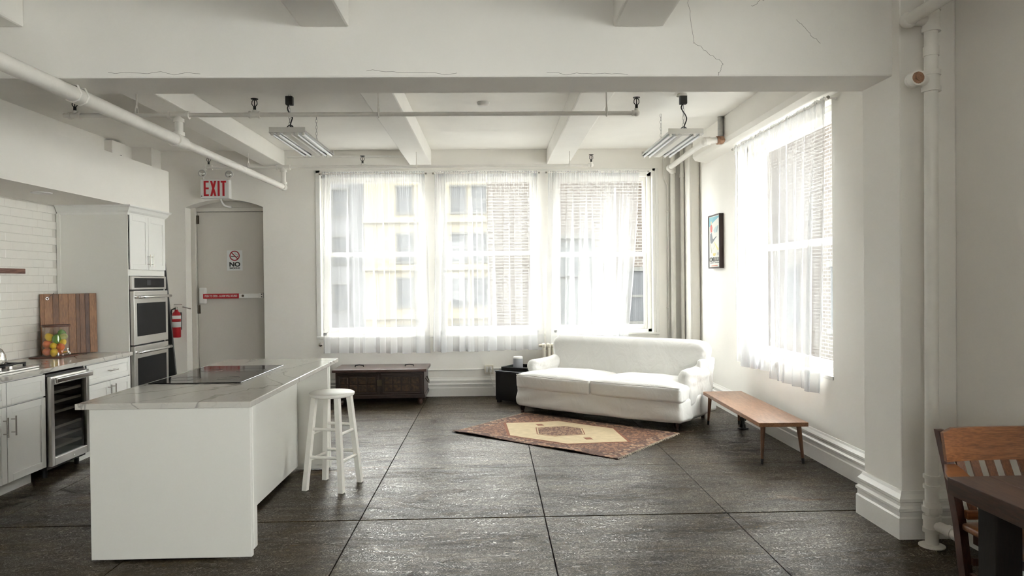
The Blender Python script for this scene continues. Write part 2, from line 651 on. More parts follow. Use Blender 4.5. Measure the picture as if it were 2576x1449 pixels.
# floor: a bed with separate cast slabs
fl = struct(B().box(XL - .3, XR + .4, YF - .3, YB + .5, -0.30, -0.012).obj('floor', mat('joint_dirt', (0.012, 0.011, 0.010), 0.9)),
            'dark worn polished concrete floor cast in large slabs', 'floor')
xs = [XL - .3] + [-0.91 + 1.25 * k for k in range(-3, 4)] + [XR + .4]
xs = [x for x in xs if XL - .31 <= x <= XR + .41]
ys = [YF - .3] + [4.80 + 1.30 * k for k in range(-7, 5)] + [YB + .5]
G = 0.0035
for i in range(len(xs) - 1):
    for j in range(len(ys) - 1):
        g0 = .009 if abs(ys[j] - 4.8) < .01 else G
        g1 = .009 if abs(ys[j + 1] - 4.8) < .01 else G
        B().box(xs[i] + G, xs[i + 1] - G, ys[j] + g0, ys[j + 1] - g1, -0.02, 0.0, 0.0012, 1).obj('slab', FLOOR, fl, world=True)

struct(B().box(XL - .3, XR + .4, YF - .3, YB + .5, ZC, ZC + .3).obj('ceiling', CEIL), 'white painted plaster ceiling between beams', 'ceiling')

# ---- back wall with the window bay and the arched exit recess
BAYX0, BAYX1, BAYZ0, BAYZ1 = -2.44, 2.33, 0.85, 3.17
DX0, DX1, DZS = -4.24, -3.17, 2.67
w = B()
T = 0.34
w.box(XL - .3, DX0, YB, YB + T, 0, ZC)
w.box(DX1, BAYX0, YB, YB + T, 0, ZC)
w.box(BAYX1, XR + .4, YB, YB + T, 0, ZC)
w.box(BAYX0, BAYX1, YB, YB + T, 0, BAYZ0)
w.box(BAYX0, BAYX1, YB, YB + T, BAYZ1, ZC)
N = 14
top = [(DX0 + (DX1 - DX0) * k / N, DZS + 0.11 * (1 - (2 * k / N - 1) ** 2)) for k in range(N + 1)]
w.prism(top + [(DX1, ZC), (DX0, ZC)], 'Y', YB, YB + T)
w.box(DX0 - .02, DX1 + .02, YB + .30, YB + T, 0, ZC)
# piers between the windows
w.box(-0.925, -0.745, YB + .015, YB + T, BAYZ0, BAYZ1)
w.box(0.655, 0.865, YB + .015, YB + T, BAYZ0, BAYZ1)
struct(w.obj('wall_back', WALL), 'white plaster back wall with three curtained windows and exit recess', 'wall')

# ---- right wall with a window in view and one added unseen behind the viewer for fill light
RW0, RW1, RZ0, RZ1 = 5.87, 8.13, 0.76, 3.10
w = B()
for a, b in ((YF - .3, -0.6), (1.8, RW0), (RW1, YB + .02)):
    w.box(XR, XR + .34, a, b, 0, ZC)
for a, b in ((-0.6, 1.8), (RW0, RW1)):
    w.box(XR, XR + .34, a, b, 0, RZ0)
    w.box(XR, XR + .34, a, b, RZ1, ZC)
struct(w.obj('wall_right', WALL), 'white plaster right-hand wall with tall curtained window', 'wall')

# ---- front wall behind the viewer, with an opening added for fill light
w = B()
w.box(XL - .3, -1.85, YF - .3, YF, 0, ZC)
w.box(-.85, XR + .02, YF - .3, YF, 0, ZC)
w.box(-1.85, -.85, YF - .3, YF, 0, .85)
w.box(-1.85, -.85, YF - .3, YF, 3.15, ZC)
struct(w.obj('wall_front', WALL), 'white plaster wall behind the viewer', 'wall')

# ---- left wall and the furred-out tiled kitchen wall
struct(B().box(XL - .3, XL, YF, YB + .02, 0, ZC).obj('wall_left', WALL), 'white plaster wall above the kitchen soffit', 'wall')
kw = struct(B().box(XL, KX - .006, 3.2, 8.27, 0, 2.42).obj('wall_kitchen', GROUT), 'kitchen wall faced with off-white subway tiles', 'wall')
tb = B()
tb.box(-.003, .006, -.0755, .0755, -.0375, .0375, 0.002, 1)
tile0 = tb.obj('tile', TILE, kw)
off = Vector(kw.location)
first = True
row = 0
z = 0.965
while z < 2.43:
    y = 7.36 - 0.0755 - (0.077 if row % 2 else 0)
    while y > 5.25:
        loc = Vector((KX - .006, y, z)) - off
        if first:
            tile0.location = loc
            first = False
        else:
            copy_piece(tile0, kw, loc)
        y -= 0.154
    z += 0.078
    row += 1

# ---- soffit over the kitchen, corner chase
so = B().box(XL, -3.70, 3.2, 8.28, 2.42, 2.90)
struct(so.obj('trim_1', WALL), 'boxed white soffit above the kitchen run', 'soffit')
struct(B().box(XL, -4.56, 9.70, YB + .01, 0, ZC).obj('trim_2', WALL), 'slim plaster chase in the far left corner', 'trim')

# ---- big cross beam, joists, right pilaster, header over right window
BY0, BY1, BZ = 4.36, 4.73, 2.85
b = B()
b.box(XL, XR, BY0, BY1, BZ, ZC, 0.012, 2)
struct(b.obj('trim_3', CEIL), 'deep plastered beam crossing the whole room overhead', 'beam')
bmo = bpy.data.objects['trim_3']
CRACK = mat('hairline_crack', (.10, .09, .075), .9)
for x0_, z0_, x1_, z1_, sd in ((1.22, 3.36, 1.26, 3.06, 1), (1.26, 3.06, 1.44, 2.93, 2), (1.44, 2.93, 1.41, 2.86, 3), (1.75, 3.36, 1.62, 3.28, 4), (1.9, 3.2, 2.05, 3.05, 6), (-2.3, 2.885, -1.75, 2.875, 5), (-.75, 2.89, -.2, 2.87, 8), (.35, 2.875, .85, 2.865, 9)):
    pts = [(x0_ + (x1_ - x0_) * t / 14 + .012 * noise.noise(Vector((t * .5, sd, 0))), BY0 + .0002, z0_ + (z1_ - z0_) * t / 14 + .016 * noise.noise(Vector((t * .45, sd, 7)))) for t in range(15)]
    B().tube(pts, .0011, 4).obj('crack', CRACK, bmo, world=True)
n = 4
for (x0, x1), l in zip(((-3.15, -2.86), (-1.13, -0.83), (0.785, 1.095)),
                       ('far ceiling joist nearest the exit door', 'far ceiling joist above the first two windows', 'far ceiling joist above the third window')):
    struct(B().box(x0, x1, BY1, YB, 3.235, ZC, 0.015, 2).obj('trim_%d' % n, CEIL), 'white plaster ' + l, 'beam')
    n += 1
for (x0, x1), l in zip(((-3.10, -2.79), (-1.15, -0.85), (0.76, 1.07)), ('at the top left corner', 'left of centre', 'right of centre')):
    struct(B().box(x0, x1, YF, BY0, 3.155, ZC, 0.015, 2).obj('trim_%d' % n, CEIL), 'white plaster near ceiling joist ' + l, 'beam')
    n += 1
PX, PY0, PY1 = 2.50, 4.28, 4.72
struct(B().box(PX, XR, PY0, PY1, 0, ZC, 0.01, 2).obj('trim_%d' % n, WALL), 'plaster pilaster on the right carrying the beam', 'pilaster')
n += 1
hb = B()
hb.prism([(2.66, ZC), (2.66, 3.20), (2.69, 3.155), (XR, 3.12), (XR, ZC)], 'Y', PY1, 9.30)
struct(hb.obj('trim_%d' % n, WALL), 'plaster header boxed out above the right window', 'beam')
n += 1
# soft column in the far right corner
struct(B().box(2.70, XR, 9.62, YB + .01, 0, ZC, 0.05, 4).obj('trim_%d' % n, WALL), 'rounded plaster corner post behind the pipes', 'trim')
n += 1

# ---- baseboards
BASE = [(0, 0), (0.034, 0), (0.034, 0.115), (0.028, 0.125), (0.028, 0.150), (0.036, 0.156), (0.036, 0.170), (0.022, 0.182), (0.022, 0.200),
        (0.028, 0.206), (0.028, 0.222), (0.012, 0.246), (0.006, 0.262), (0, 0.264)]
struct(B().sweep([(2.71, YB), (DX1, YB)], [(o, z) for o, z in BASE]).obj('baseboard_back', TRIM), 'moulded white baseboard under the windows', 'baseboard')
bb = B()
bb.sweep([(XR, PY1), (XR, 9.63)], [(o, z) for o, z in BASE])
struct(bb.obj('baseboard_right', TRIM), 'stepped white baseboard along the right wall behind the bench', 'baseboard')
bb = B()
bb.sweep([(XR, 0.2), (XR, PY0), (PX, PY0), (PX, PY1), (XR, PY1)], [(o * 1.15, z * 1.1) for o, z in BASE])
struct(bb.obj('baseboard_pilaster', TRIM), 'chipped white baseboard wrapping the right pilaster', 'baseboard')


# ---- windows
def window(idx, label, ax, a0, a1, z0, z1, plane, inward, meet, blank=False):
    """double hung window in the plane `plane`; ax 'X' = back wall, 'Y' = right wall"""
    wn = thing('window_%d' % idx, label, 'window', ((a0 + a1) / 2, plane, z0) if ax == 'X' else (plane, (a0 + a1) / 2, z0), 0, None, 'structure')

    def bx(b, u0, u1, d0, d1, zz0, zz1, bev=0.004):
        lo, hi = sorted((plane + inward * d0, plane + inward * d1))
        if ax == 'X':
            b.box(u0, u1, lo, hi, zz0, zz1, bev, 1)
        else:
            b.box(lo, hi, u0, u1, zz0, zz1, bev, 1)
        return b
    f = B()
    bx(f, a0, a0 + .055, -.06, .07, z0, z1)
    bx(f, a1 - .055, a1, -.06, .07, z0, z1)
    bx(f, a0, a1, -.06, .07, z1 - .06, z1)
    bx(f, a0, a1, -.06, .07, z0, z0 + .045)
    f.obj('frame', TRIM, wn, world=True)
    for nm, s0, s1, d in (('lower_sash', z0 + .045, meet + .03, 0.005), ('upper_sash', meet - .03, z1 - .06, -.045)):
        s = B()
        u0, u1 = a0 + .055, a1 - .055
        bx(s, u0, u0 + .05, d, d + .04, s0, s1)
        bx(s, u1 - .05, u1, d, d + .04, s0, s1)
        bx(s, u0 + .05, u1 - .05, d, d + .04, s0, s0 + .06)
        bx(s, u0 + .05, u1 - .05, d, d + .04, s1 - .055, s1)
        sash = s.obj(nm, TRIM, wn, world=True)
        bx(B(), u0 + .045, u1 - .045, d + .016, d + .022, s0 + .05, s1 - .05, 0).obj('pane', GLASS, sash, world=True)
        if nm == 'lower_sash' and not blank:
            l = B()
            c = (a0 + a1) / 2
            bx(l, c - .03, c + .03, d + .04, d + .055, s1 - .02, s1 - .004)
            l.obj('sash_lock', HANDLE, sash, world=True)
    return wn


WZ0, WZ1 = 0.86, 3.13
window(1, 'left back window behind sheer white curtains', 'X', -2.38, -0.925, WZ0, WZ1, 10.12, -1, 2.0)
window(2, 'middle back window behind sheer white curtains', 'X', -0.745, 0.655, WZ0, WZ1, 10.12, -1, 2.0)
window(3, 'right back window partly uncovered beside its curtain', 'X', 0.865, 2.27, WZ0, WZ1, 10.12, -1, 1.97)
window(4, 'tall side window behind long sheer curtains', 'Y', RW0, RW1, RZ0, RZ1, 3.02, -1, 1.93)
window(5, 'unseen side window added behind the viewer for fill light', 'Y', -0.6, 1.8, RZ0, RZ1, 3.02, -1, 1.93, True)  # added out of view to brighten the soffit, cabinets and island side
window(6, 'unseen rear window added behind the viewer for fill light', 'X', -1.85, -.85, .85, 3.15, -5.15, 1, 1.97, True)  # added out of view so faces towards the camera get daylight
# casing round the bay and its continuous stool
b = B()
b.box(BAYX0 - .005, -2.38, YB - .012, 10.08, BAYZ0, BAYZ1, .004, 1)
b.box(2.27, BAYX1 + .005, YB - .012, 10.08, BAYZ0, BAYZ1, .004, 1)
b.box(BAYX1 - .02, BAYX1 + .025, YB - .022, YB, BAYZ0 - .03, BAYZ1, .006, 1)
b.box(BAYX0, BAYX1, YB - .012, 10.08, 3.13, BAYZ1, .004, 1)
struct(b.obj('trim_%d' % n, TRIM), 'white casing framing the bank of back windows', 'trim')
n += 1
struct(B().box(BAYX0 - .01, BAYX1 + .025, YB - .03, 10.08, BAYZ0 - .022, BAYZ0 + .012, .005, 2).obj('trim_%d' % n, TRIM),
       'continuous white sill under the back windows', 'window sill')
n += 1
struct(B().box(XR - .01, 3.0, RW0 - .01, RW1 + .01, RZ0 - .02, RZ0 + .012, .005, 2).obj('trim_%d' % n, TRIM), 'white sill under the side window', 'window sill')
n += 1

# ---- exit door
dr = thing('door_1', 'grey painted exit door in an arched recess', 'door', (-3.70, 10.23, 0), 0, None, 'structure')
DY = 10.20
b = B().box(DX0, DX0 + .065, 10.15, 10.27, 0, 2.68, .004, 1).box(DX0, DX1, 10.17, 10.27, 2.63, 2.69, .004, 1).box(DX1 - .05, DX1, 10.15, 10.27, 0, 2.68, .004, 1)
b.obj('door_frame', DOORP, dr, world=True)
B().box(DX0, DX1, 10.225, 10.27, 2.66, 2.80).obj('transom_panel', DOORP, dr, world=True)
leaf = B().box(DX0 + .07, DX1 - .055, DY, DY + .045, 0.012, 2.625, .003, 1).obj('door_leaf', DOORP, dr, world=True)
for zz in (2.52, 1.25, .25):
    B().cyl((DX0 + .073, DY - .008, zz - .06), (DX0 + .073, DY - .008, zz + .06), .011, seg=10).box(DX0 + .06, DX0 + .10, DY - .004, DY, zz - .06, zz + .06).obj('hinge', BRASS, leaf, world=True)
bar = B().box(-4.06, -3.24, 10.135, 10.185, 1.405, 1.465, .006, 2).obj('push_bar', PLASTIC, dr, world=True)
B().box(-4.075, -3.575, 10.128, 10.145, 1.400, 1.470, .003, 1).obj('red_push_pad', RED, bar, world=True)
B().box(-4.13, -4.045, 10.13, DY, 1.33, 1.555, .012, 2).obj('latch_case', PLASTIC, bar, world=True)
B().box(-3.30, -3.235, 10.13, DY, 1.40, 1.475, .005, 1).obj('end_cap', PLASTIC, bar, world=True)
for zz in (1.42, 1.455):
    B().cyl((-3.255, 10.127, zz), (-3.255, 10.134, zz), .008, seg=10).obj('screw', BLACK, bar, world=True)
B().cyl((-3.52, 10.128, 1.436), (-3.52, 10.136, 1.436), .017, seg=16).obj('key_cylinder', BRASS, bar, world=True)
R0 = root_of(bar).location
text('lettering', 'PUSH TO OPEN - ALARM WILL SOUND', 0.042, SIGNWHITE, bar, Vector((-3.825, 10.1272, 1.435)) - R0, (PI / 2, 0, 0), 0.0005, sx=0.62, bold=0.0006)

# ================================================================== KITCHEN
FX = -3.70            # cabinet fronts


def shaker(name, parent, y0, y1, z0, z1, xf=FX, st=0.055):
    b = B()
    b.box(xf - .02, xf - .009, y0, y1, z0, z1)
    b.box(xf - .02, xf, y0, y0 + st, z0, z1, .0015, 1)
    b.box(xf - .02, xf, y1 - st, y1, z0, z1, .0015, 1)
    b.box(xf - .02, xf, y0 + st, y1 - st, z0, z0 + st, .0015, 1)
    b.box(xf - .02, xf, y0 + st, y1 - st, z1 - st, z1, .0015, 1)
    return b.obj(name, CABINET, parent, world=True)


def pull(parent, p0, p1, xf=FX, r=.006, stand=.035):
    p0, p1 = Vector(p0), Vector(p1)
    d = (p1 - p0).normalized()
    b = B().cyl(p0 + Vector((stand, 0, 0)), p1 + Vector((stand, 0, 0)), r, seg=12)
    for p in (p0 + d * .025, p1 - d * .025):
        b.cyl(p, p + Vector((stand, 0, 0)), r * .8, seg=10)
    return b.obj('handle', HANDLE, parent, world=True, smooth='auto')


# base cabinet left of the wine fridge
c = thing('base_cabinet', 'white shaker base cabinet left of the wine fridge', 'cabinet', (-4.05, 5.49, 0), 0, 'white shaker cabinets')
B().box(KX, FX - .021, 5.03, 5.975, .11, .885).obj('body', CABINET, c, world=True)
B().box(KX, FX - .085, 5.03, 5.90, 0, .11).obj('toe_kick', CABINET, c, world=True)
for y0, y1 in ((5.04, 5.495), (5.505, 5.968)):
    shaker('drawer_front', c, y0, y1, .695, .872, st=.045)
    d = shaker('cabinet_door', c, y0, y1, .105, .683)
    hy = y1 - .035 if y0 < 5.2 else y0 + .045
    pull(d, (FX, hy, .46), (FX, hy, .61))

# wine fridge
SMOKED = make_glass('smoked_glass', (0.62, 0.62, 0.63), 0.7)
c = thing('wine_fridge', 'black wine fridge with steel-framed glass door under the worktop', 'wine fridge', (-4.05, 6.26, 0))
b = B()
Y0, Y1 = 5.985, 6.545
b.box(KX + .04, FX - .01, Y0, Y0 + .03, .07, .865).box(KX + .04, FX - .01, Y1 - .03, Y1, .07, .865)
b.box(KX + .04, KX + .07, Y0 + .03, Y1 - .03, .07, .865).box(KX + .07, FX - .01, Y0 + .03, Y1 - .03, .07, .16).box(KX + .07, FX - .01, Y0 + .03, Y1 - .03, .83, .865)
b.obj('case', BLACK, c, world=True)
XD = FX + .035
b = B()
b.box(FX - .008, XD, Y0, Y0 + .045, .10, .85, .003, 1).box(FX - .008, XD, Y1 - .045, Y1, .10, .85, .003, 1)
b.box(FX - .008, XD, Y0 + .045, Y1 - .045, .10, .165, .003, 1).box(FX - .008, XD, Y0 + .045, Y1 - .045, .775, .85, .003, 1)
d = b.obj('fridge_door', STEEL, c, world=True)
B().box(FX + .008, FX + .016, Y0 + .04, Y1 - .04, .16, .78).obj('pane', SMOKED, d, world=True)
b = B().box(XD + .02, XD + .045, Y0 + .01, Y1 - .01, .79, .835, .008, 2).box(XD, XD + .03, Y0 + .03, Y0 + .06, .80, .825).box(XD, XD + .03, Y1 - .06, Y1 - .03, .80, .825)
b.obj('handle', CHROME, d, world=True)
B().cyl((XD, 6.29, .13), (XD + .006, 6.29, .13), .009, seg=12).obj('lock', CHROME, d, world=True)
SHELFM = mat('shelf_front', (0.62, 0.56, 0.46), 0.4)
for zz in (.695, .61, .525, .395, .31, .225):
    B().box(KX + .1, FX - .03, Y0 + .035, Y1 - .035, zz, zz + .006).box(FX - .045, FX - .02, Y0 + .035, Y1 - .035, zz - .006, zz + .016).obj('shelf', SHELFM, c, world=True)
for yy in (Y0 + .05, Y1 - .05):
    B().cyl((FX - .06, yy, 0), (FX - .06, yy, .07), .02, seg=12).obj('foot', BLACK, c, world=True)
    B().cyl((KX + .12, yy, 0), (KX + .12, yy, .07), .02, seg=12).obj('foot', BLACK, c, world=True)

# base cabinet right of the wine fridge
c = thing('base_cabinet', 'white shaker base cabinet between wine fridge and oven tower', 'cabinet', (-4.05, 6.96, 0), 0, 'white shaker cabinets')
B().box(KX, FX - .021, 6.555, 7.352, .11, .885).obj('body', CABINET, c, world=True)
B().box(KX, FX - .085, 6.56, 7.352, 0, .11).obj('toe_kick', CABINET, c, world=True)
d = shaker('drawer_front', c, 6.575, 7.345, .695, .872, st=.045)
pull(d, (FX, 6.90, .785), (FX, 7.05, .785))
for y0, y1, hy in ((6.575, 6.957, 6.92), (6.965, 7.345, 7.003)):
    d = shaker('cabinet_door', c, y0, y1, .105, .683)
    pull(d, (FX, hy, .50), (FX, hy, .65))

tag(B().box(KX + .002, FX + .03, 5.03, 7.346, .887, .925, .004, 2).obj('kitchen_worktop', QUARTZ), 'grey veined stone worktop along the tiled wall', 'worktop')

# oven tower
TY0, TY1, TX = 7.36, 8.17, -3.715
c = thing('oven_tower_cabinet', 'tall white cabinet housing the double oven', 'cabinet', (-4.06, 7.765, 0), 0, 'white shaker cabinets')
b = B()
b.box(KX + .012, TX, TY0, TY0 + .02, 0.0, 2.36).box(KX + .012, TX, TY1 - .02, TY1, 0, 2.36).box(KX + .012, TX, TY0 + .02, TY1 - .02, 1.70, 2.36)
b.box(KX + .012, KX + .03, TY0, TY1, 0, 1.70).box(KX + .012, TX, TY0 + .02, TY1 - .02, 0.10, .40).box(KX + .02, TX - .09, TY0, TY1, 0, .10)
b.obj('carcass', PANEL, c, world=True)
B().box(KX + .002, KX + .037, TY0 - .012, TY0, .925, 2.34).obj('scribe_strip', PANEL, c, world=True)
CR = [(0, 2.325), (-.008, 2.325), (-.012, 2.345), (-.030, 2.365), (-.045, 2.395), (-.062, 2.408), (-.065, 2.4195), (0, 2.4195)]
B().sweep([(KX + .012, TY0), (TX, TY0), (TX, TY1), (KX + .012, TY1)], CR).obj('crown_moulding', CABINET, c, world=True)
for y0, y1, hy in ((7.375, 7.762, 7.735), (7.768, 8.155, 7.80)):
    d = shaker('cabinet_door', c, y0, y1, 1.765, 2.325, xf=FX + .005)
    pull(d, (FX + .005, hy, 1.80), (FX + .005, hy, 1.93), r=.005)
B().box(TX, FX + .003, 7.375, 8.155, .12, .40, .002, 1).obj('lower_panel', CABINET, c, world=True)

c = thing('double_oven', 'stainless double wall oven with dark glass doors', 'oven', (-4.0, 7.765, .41))
OY0, OY1 = 7.385, 8.145
B().box(KX + .06, TX, OY0 + .01, OY1 - .01, .41, 1.69).obj('oven_case', BLACK, c, world=True)
p = B().box(TX, FX + .012, OY0, OY1, 1.555, 1.695, .004, 1).obj('control_panel', STEEL, c, world=True)
B().box(FX + .012, FX + .014, OY0 + .05, OY1 - .05, 1.575, 1.675).obj('control_glass', OVENGLASS, p, world=True)
B().box(FX + .014, FX + .0155, 7.70, 7.78, 1.60, 1.655).obj('display', mat('display_grey', (.09, .095, .10), .2), p, world=True)
for z0, z1 in ((.985, 1.54), (.42, .97)):
    d = B().box(TX, FX + .03, OY0 + .004, OY1 - .004, z0, z1, .005, 2).obj('oven_door', STEEL, c, world=True)
    B().box(FX + .028, FX + .032, OY0 + .06, OY1 - .06, z0 + .085, z1 - .125, .001, 1).obj('oven_window', OVENGLASS, d, world=True)
    hz = z1 - .06
    hp = [(FX + .03, OY0 + .03, hz)] + [(FX + .075 + .012 * math.sin(PI * k / 8), OY0 + .03 + (OY1 - OY0 - .06) * k / 8, hz) for k in range(9)] + [(FX + .03, OY1 - .03, hz)]
    B().tube(hp, .016, 12).obj('handle', CHROME, d, world=True, smooth=True)

# recessed lights in the soffit
for yy, l in ((6.32, 'recessed soffit downlight nearest the oven tower'), (5.55, 'recessed soffit downlight at the left frame edge')):
    tag(B().lathe([(.0, -.004), (.055, -.004), (.06, -.010), (.078, -.010), (.082, 0), (0, 0)], (-3.92, yy, 2.42)).obj('downlight', PLASTIC, smooth=True), l, 'downlight', 'soffit downlights')

# gas hob and kettle
c = thing('gas_hob', 'steel gas hob with black iron grates on the worktop', 'hob', (-4.06, 5.68, .925))
B().box(-4.36, -3.80, 5.28, 6.06, .926, .938, .004, 2).obj('tray', STEEL, c, world=True)
for y0, y1 in ((5.33, 5.66), (5.70, 6.02)):
    b = B()
    for xx in (-4.32, -4.18, -4.04, -3.90):
        b.box(xx - .007, xx + .007, y0, y1, .962, .976, .003, 1)
    for yy in (y0, (y0 + y1) / 2, y1):
        b.box(-4.33, -3.89, yy - .007, yy + .007, .955, .970, .003, 1)
    for xx in (-4.32, -3.90):
        for yy in (y0, y1):
            b.box(xx - .01, xx + .01, yy - .01, yy + .01, .938, .975, .003, 1)
    b.obj('grate', BLACKIRON, c, world=True)
for yy in (5.50, 5.86):
    for xx in (-4.2, -4.0):
        B().lathe([(0, .0), (.045, 0), (.045, .010), (.03, .016), (0, .016)], (xx, yy, .938)).obj('burner', BLACKIRON, c, world=True, smooth='auto')
for yy in (5.45, 5.62, 5.75):
    B().lathe([(0, 0), (.022, 0), (.022, .006), (.018, .010), (.017, .030), (0, .032)], (-3.835, yy, .938)).obj('knob', STEEL, c, world=True, smooth='auto')
c = thing('kettle', 'round steel kettle with black handle on the gas hob', 'kettle', (-4.03, 5.80, .976))
B().lathe([(0, 0), (.10, 0), (.108, .008), (.110, .04), (.104, .08), (.085, .118), (.055, .142), (.045, .148), (0, .150)], seg=32).obj('body', CHROME, c, smooth='auto')
l = B().lathe([(0, .148), (.048, .148), (.044, .158), (.012, .164), (.01, .17), (0, .17)]).obj('lid', CHROME, c, smooth='auto')
B().sphere((0, 0, .182), .015).obj('knob', BLACK, l, smooth=True)
B().tube([(0, -.085, .12), (0, -.10, .19), (0, -.06, .245), (0, 0, .262), (0, .06, .245), (0, .10, .19), (0, .085, .12)], .013, 10).obj('handle', BLACK, c, smooth=True)
B().tube([(.0, -.09, .09), (.0, -.14, .12), (.0, -.16, .15)], .014, 10).obj('spout', CHROME, c, smooth=True)

# knife rail on the tiles
c = thing('wooden_wall_rail', 'narrow dark wood rail mounted on the subway tiles', 'rail', (KX, 6.42, 1.745))
B().box(KX + .0005, KX + .022, 6.00, 6.83, 1.722, 1.768, .003, 1).obj('rail', STRIPWOOD, c, world=True)

# cutting board standing diagonally in the corner
A0, A1 = Vector((-4.375, 7.005, .9255)), Vector((-4.005, 7.315, .9255))
ang = math.atan2(A1.y - A0.y, A1.x - A0.x)
c = thing('cutting_board', 'large striped acacia cutting board leaning in the worktop corner', 'cutting board', (A0 + A1) / 2, ang)
L = (A1 - A0).length
lean = Matrix.Translation((0, .012, 0)) @ Matrix.Rotation(-0.05, 4, 'X')
wid = [.035, .075, .055, .085, .07, .035, .05, .04, .07]
sw = L / sum(wid)
x = -L / 2
for i, ww in enumerate(wid):
    B().box(x, x + ww * sw, -.013, .013, .004, .60, .002, 1, lean).obj('strip', BOARDS[(i * 3 + 1) % 4 if i not in (1, 3) else 1], c)
    x += ww * sw
ring = [(-L / 2 + .06 + .012 * math.cos(2 * PI * k / 16), -.016, .555 + .012 * math.sin(2 * PI * k / 16)) for k in range(16)]
b = B().tube(ring, .004, 8, True)
b.bm.transform(lean)
b.obj('eyelet', CHROME, c, smooth=True)
b = B().tube([(-L / 2 + .06, -.018, .545), (-L / 2 + .08, -.018, .575), (-L / 2 + .115, -.006, .604), (-L / 2 + .118, .014, .602)], .0025, 6)
b.bm.transform(lean)
b.obj('hanging_cord', CORD, c, smooth=True)

tag(B().box(-4.33, -4.03, 6.74, 7.03, .9255, .936, .003, 1).obj('wooden_tray', LID), 'thin dark wooden tray under the fruit jar', 'tray')
# glass drinks jar with fruit
JX, JY, JZ = -4.18, 6.92, .937
c = thing('fruit_jar', 'glass drinks jar with wooden lid and tap holding citrus', 'jar', (JX, JY, JZ))
b = B()
b.lathe([(0, 0), (.113, 0), (.113, .275), (.109, .275), (.109, .010), (0, .010)], seg=40)
b.obj('glass', JARGLASS, c, smooth='auto')
B().lathe([(0, .276), (.118, .276), (.120, .282), (.118, .294), (0, .296)], seg=36).obj('lid', LID, c, smooth='auto')
t = B().cyl((.10, -.05, .035), (.165, -.082, .040), .010, seg=12).obj('tap', CHROME, c, smooth='auto')
B().tube([(.15, -.075, .04), (.175, -.087, .036), (.182, -.09, .018)], .008, 8).cyl((.15, -.075, .04), (.152, -.076, .068), .005, seg=8).sphere((.152, -.076, .07), .009, 10).obj('spigot', CHROME, t, smooth=True)
FR = {'orange': mat('orange_peel', (.72, .17, .045), .45, bump=.2, bscale=150), 'lemon': mat('lemon_peel', (.80, .52, .035), .42, bump=.15, bscale=150),
      'lime': mat('lime_peel', (.14, .30, .035), .4, bump=.15, bscale=150), 'olive': mat('pale_lime_peel', (.42, .42, .12), .42, bump=.15, bscale=150)}
fruits = [
    ('orange', -.060, -.050, .040, .036, 'orange', 'deep orange fruit at the jar bottom on the left'),
    ('lemon', .020, -.070, .036, .033, 'lemon', 'lemon resting on the jar bottom in the middle'),
    ('orange', -.062, -.040, .112, .037, 'orange', 'orange in the second layer on the jar left'),
    ('lemon', .012, -.066, .100, .030, 'lemon', 'small lemon in the middle of the jar'),
    ('orange', .066, -.040, .085, .036, 'orange', 'orange beside the tap on the jar right'),
    ('lime', .030, -.040, .160, .040, 'lime', 'large green lime high in the middle of the jar'),
    ('lemon', -.035, -.055, .180, .034, 'lemon', 'bright lemon on top at the front of the jar'),
    ('lemon', -.068, .020, .170, .034, 'lemon', 'lemon at the upper left rim of the fruit'),
    ('lime', .040, .025, .205, .036, 'lime', 'dark green lime topmost at the back of the jar'),
    ('lime', .072, -.010, .178, .034, 'olive', 'pale yellowish lime at the upper right of the jar'),
    ('lemon', .076, -.020, .130, .029, 'lemon', 'golden lemon at mid height on the jar right'),
    ('orange', .005, .040, .045, .036, 'orange', 'orange at the back of the jar bottom'),
    ('orange', .000, .035, .120, .036, 'orange', 'orange hidden in the jar centre behind the lemons')]
for nm, fx, fy, fz, r, mk, lab in fruits:
    rot = Matrix.Rotation(random.uniform(0, 3), 4, 'Z') @ Matrix.Rotation(random.uniform(0, 3), 4, 'X')
    k = 1.22 if nm in ('lemon', 'lime') else 1.0
    o = B()
    pr = [(0, -r * k)] + [(r * (math.sin(PI * i / 10) ** (1.0 if k == 1 else 1.15)), -r * k * math.cos(PI * i / 10)) for i in range(1, 10)] + [(0, r * k)]
    o.lathe(pr, (0, 0, 0), 18, rot if k > 1 else None)
    f = thing(nm, lab, 'fruit', (JX + fx, JY + fy, JZ + fz), 0, 'citrus fruit in the jar')
    o.obj('peel', FR[mk], f, smooth=True)
    B().cyl((0, 0, r * k * .97), (0, 0, r * k * 1.02), .004, seg=6).obj('stem_end', BRASS, f)

# leaning black panel and extinguisher beyond the oven tower
c = thing('black_board', 'tall black board leaning behind the oven tower', 'board', (-3.95, 8.40, 0))
tilt = Matrix.Translation((.30, 0, 0)) @ Matrix.Rotation(-0.085, 4, 'Y')
B().box(-.46, 0, -.012, .012, 0.0, 2.22, .003, 1, tilt).obj('panel', BLACKFELT, c)
B().box(-.46, 0, -.016, .016, -0.0, .02, .002, 1, tilt).obj('edge_strip', BLACK, c)
c = thing('fire_extinguisher', 'red fire extinguisher hung on the wall beside the exit door', 'fire extinguisher', (-4.335, 9.87, .88))
B().lathe([(0, 0), (.050, 0), (.056, .010), (.056, .30), (.048, .335), (.025, .358), (.020, .38), (0, .38)], seg=24).obj('cylinder', RED, c, smooth='auto')
lb = B().lathe([(.0572, .14), (.0572, .30)], seg=24)
lb.obj('paper_label', SIGNWHITE, c, smooth=True)
B().lathe([(.0578, .215), (.0578, .255)], seg=24).obj('label_band', RED, c, smooth=True)
v = B().cyl((0, 0, .37), (0, 0, .42), .017, seg=14).box(-.02, .09, -.010, .010, .42, .432, .002, 1, Matrix.Rotation(0.25, 4, 'Y')).box(-.02, .085, -.010, .010, .445, .455, .002, 1, Matrix.Rotation(-0.02, 4, 'Y'))
v.obj('valve_lever', HANDLE, c)
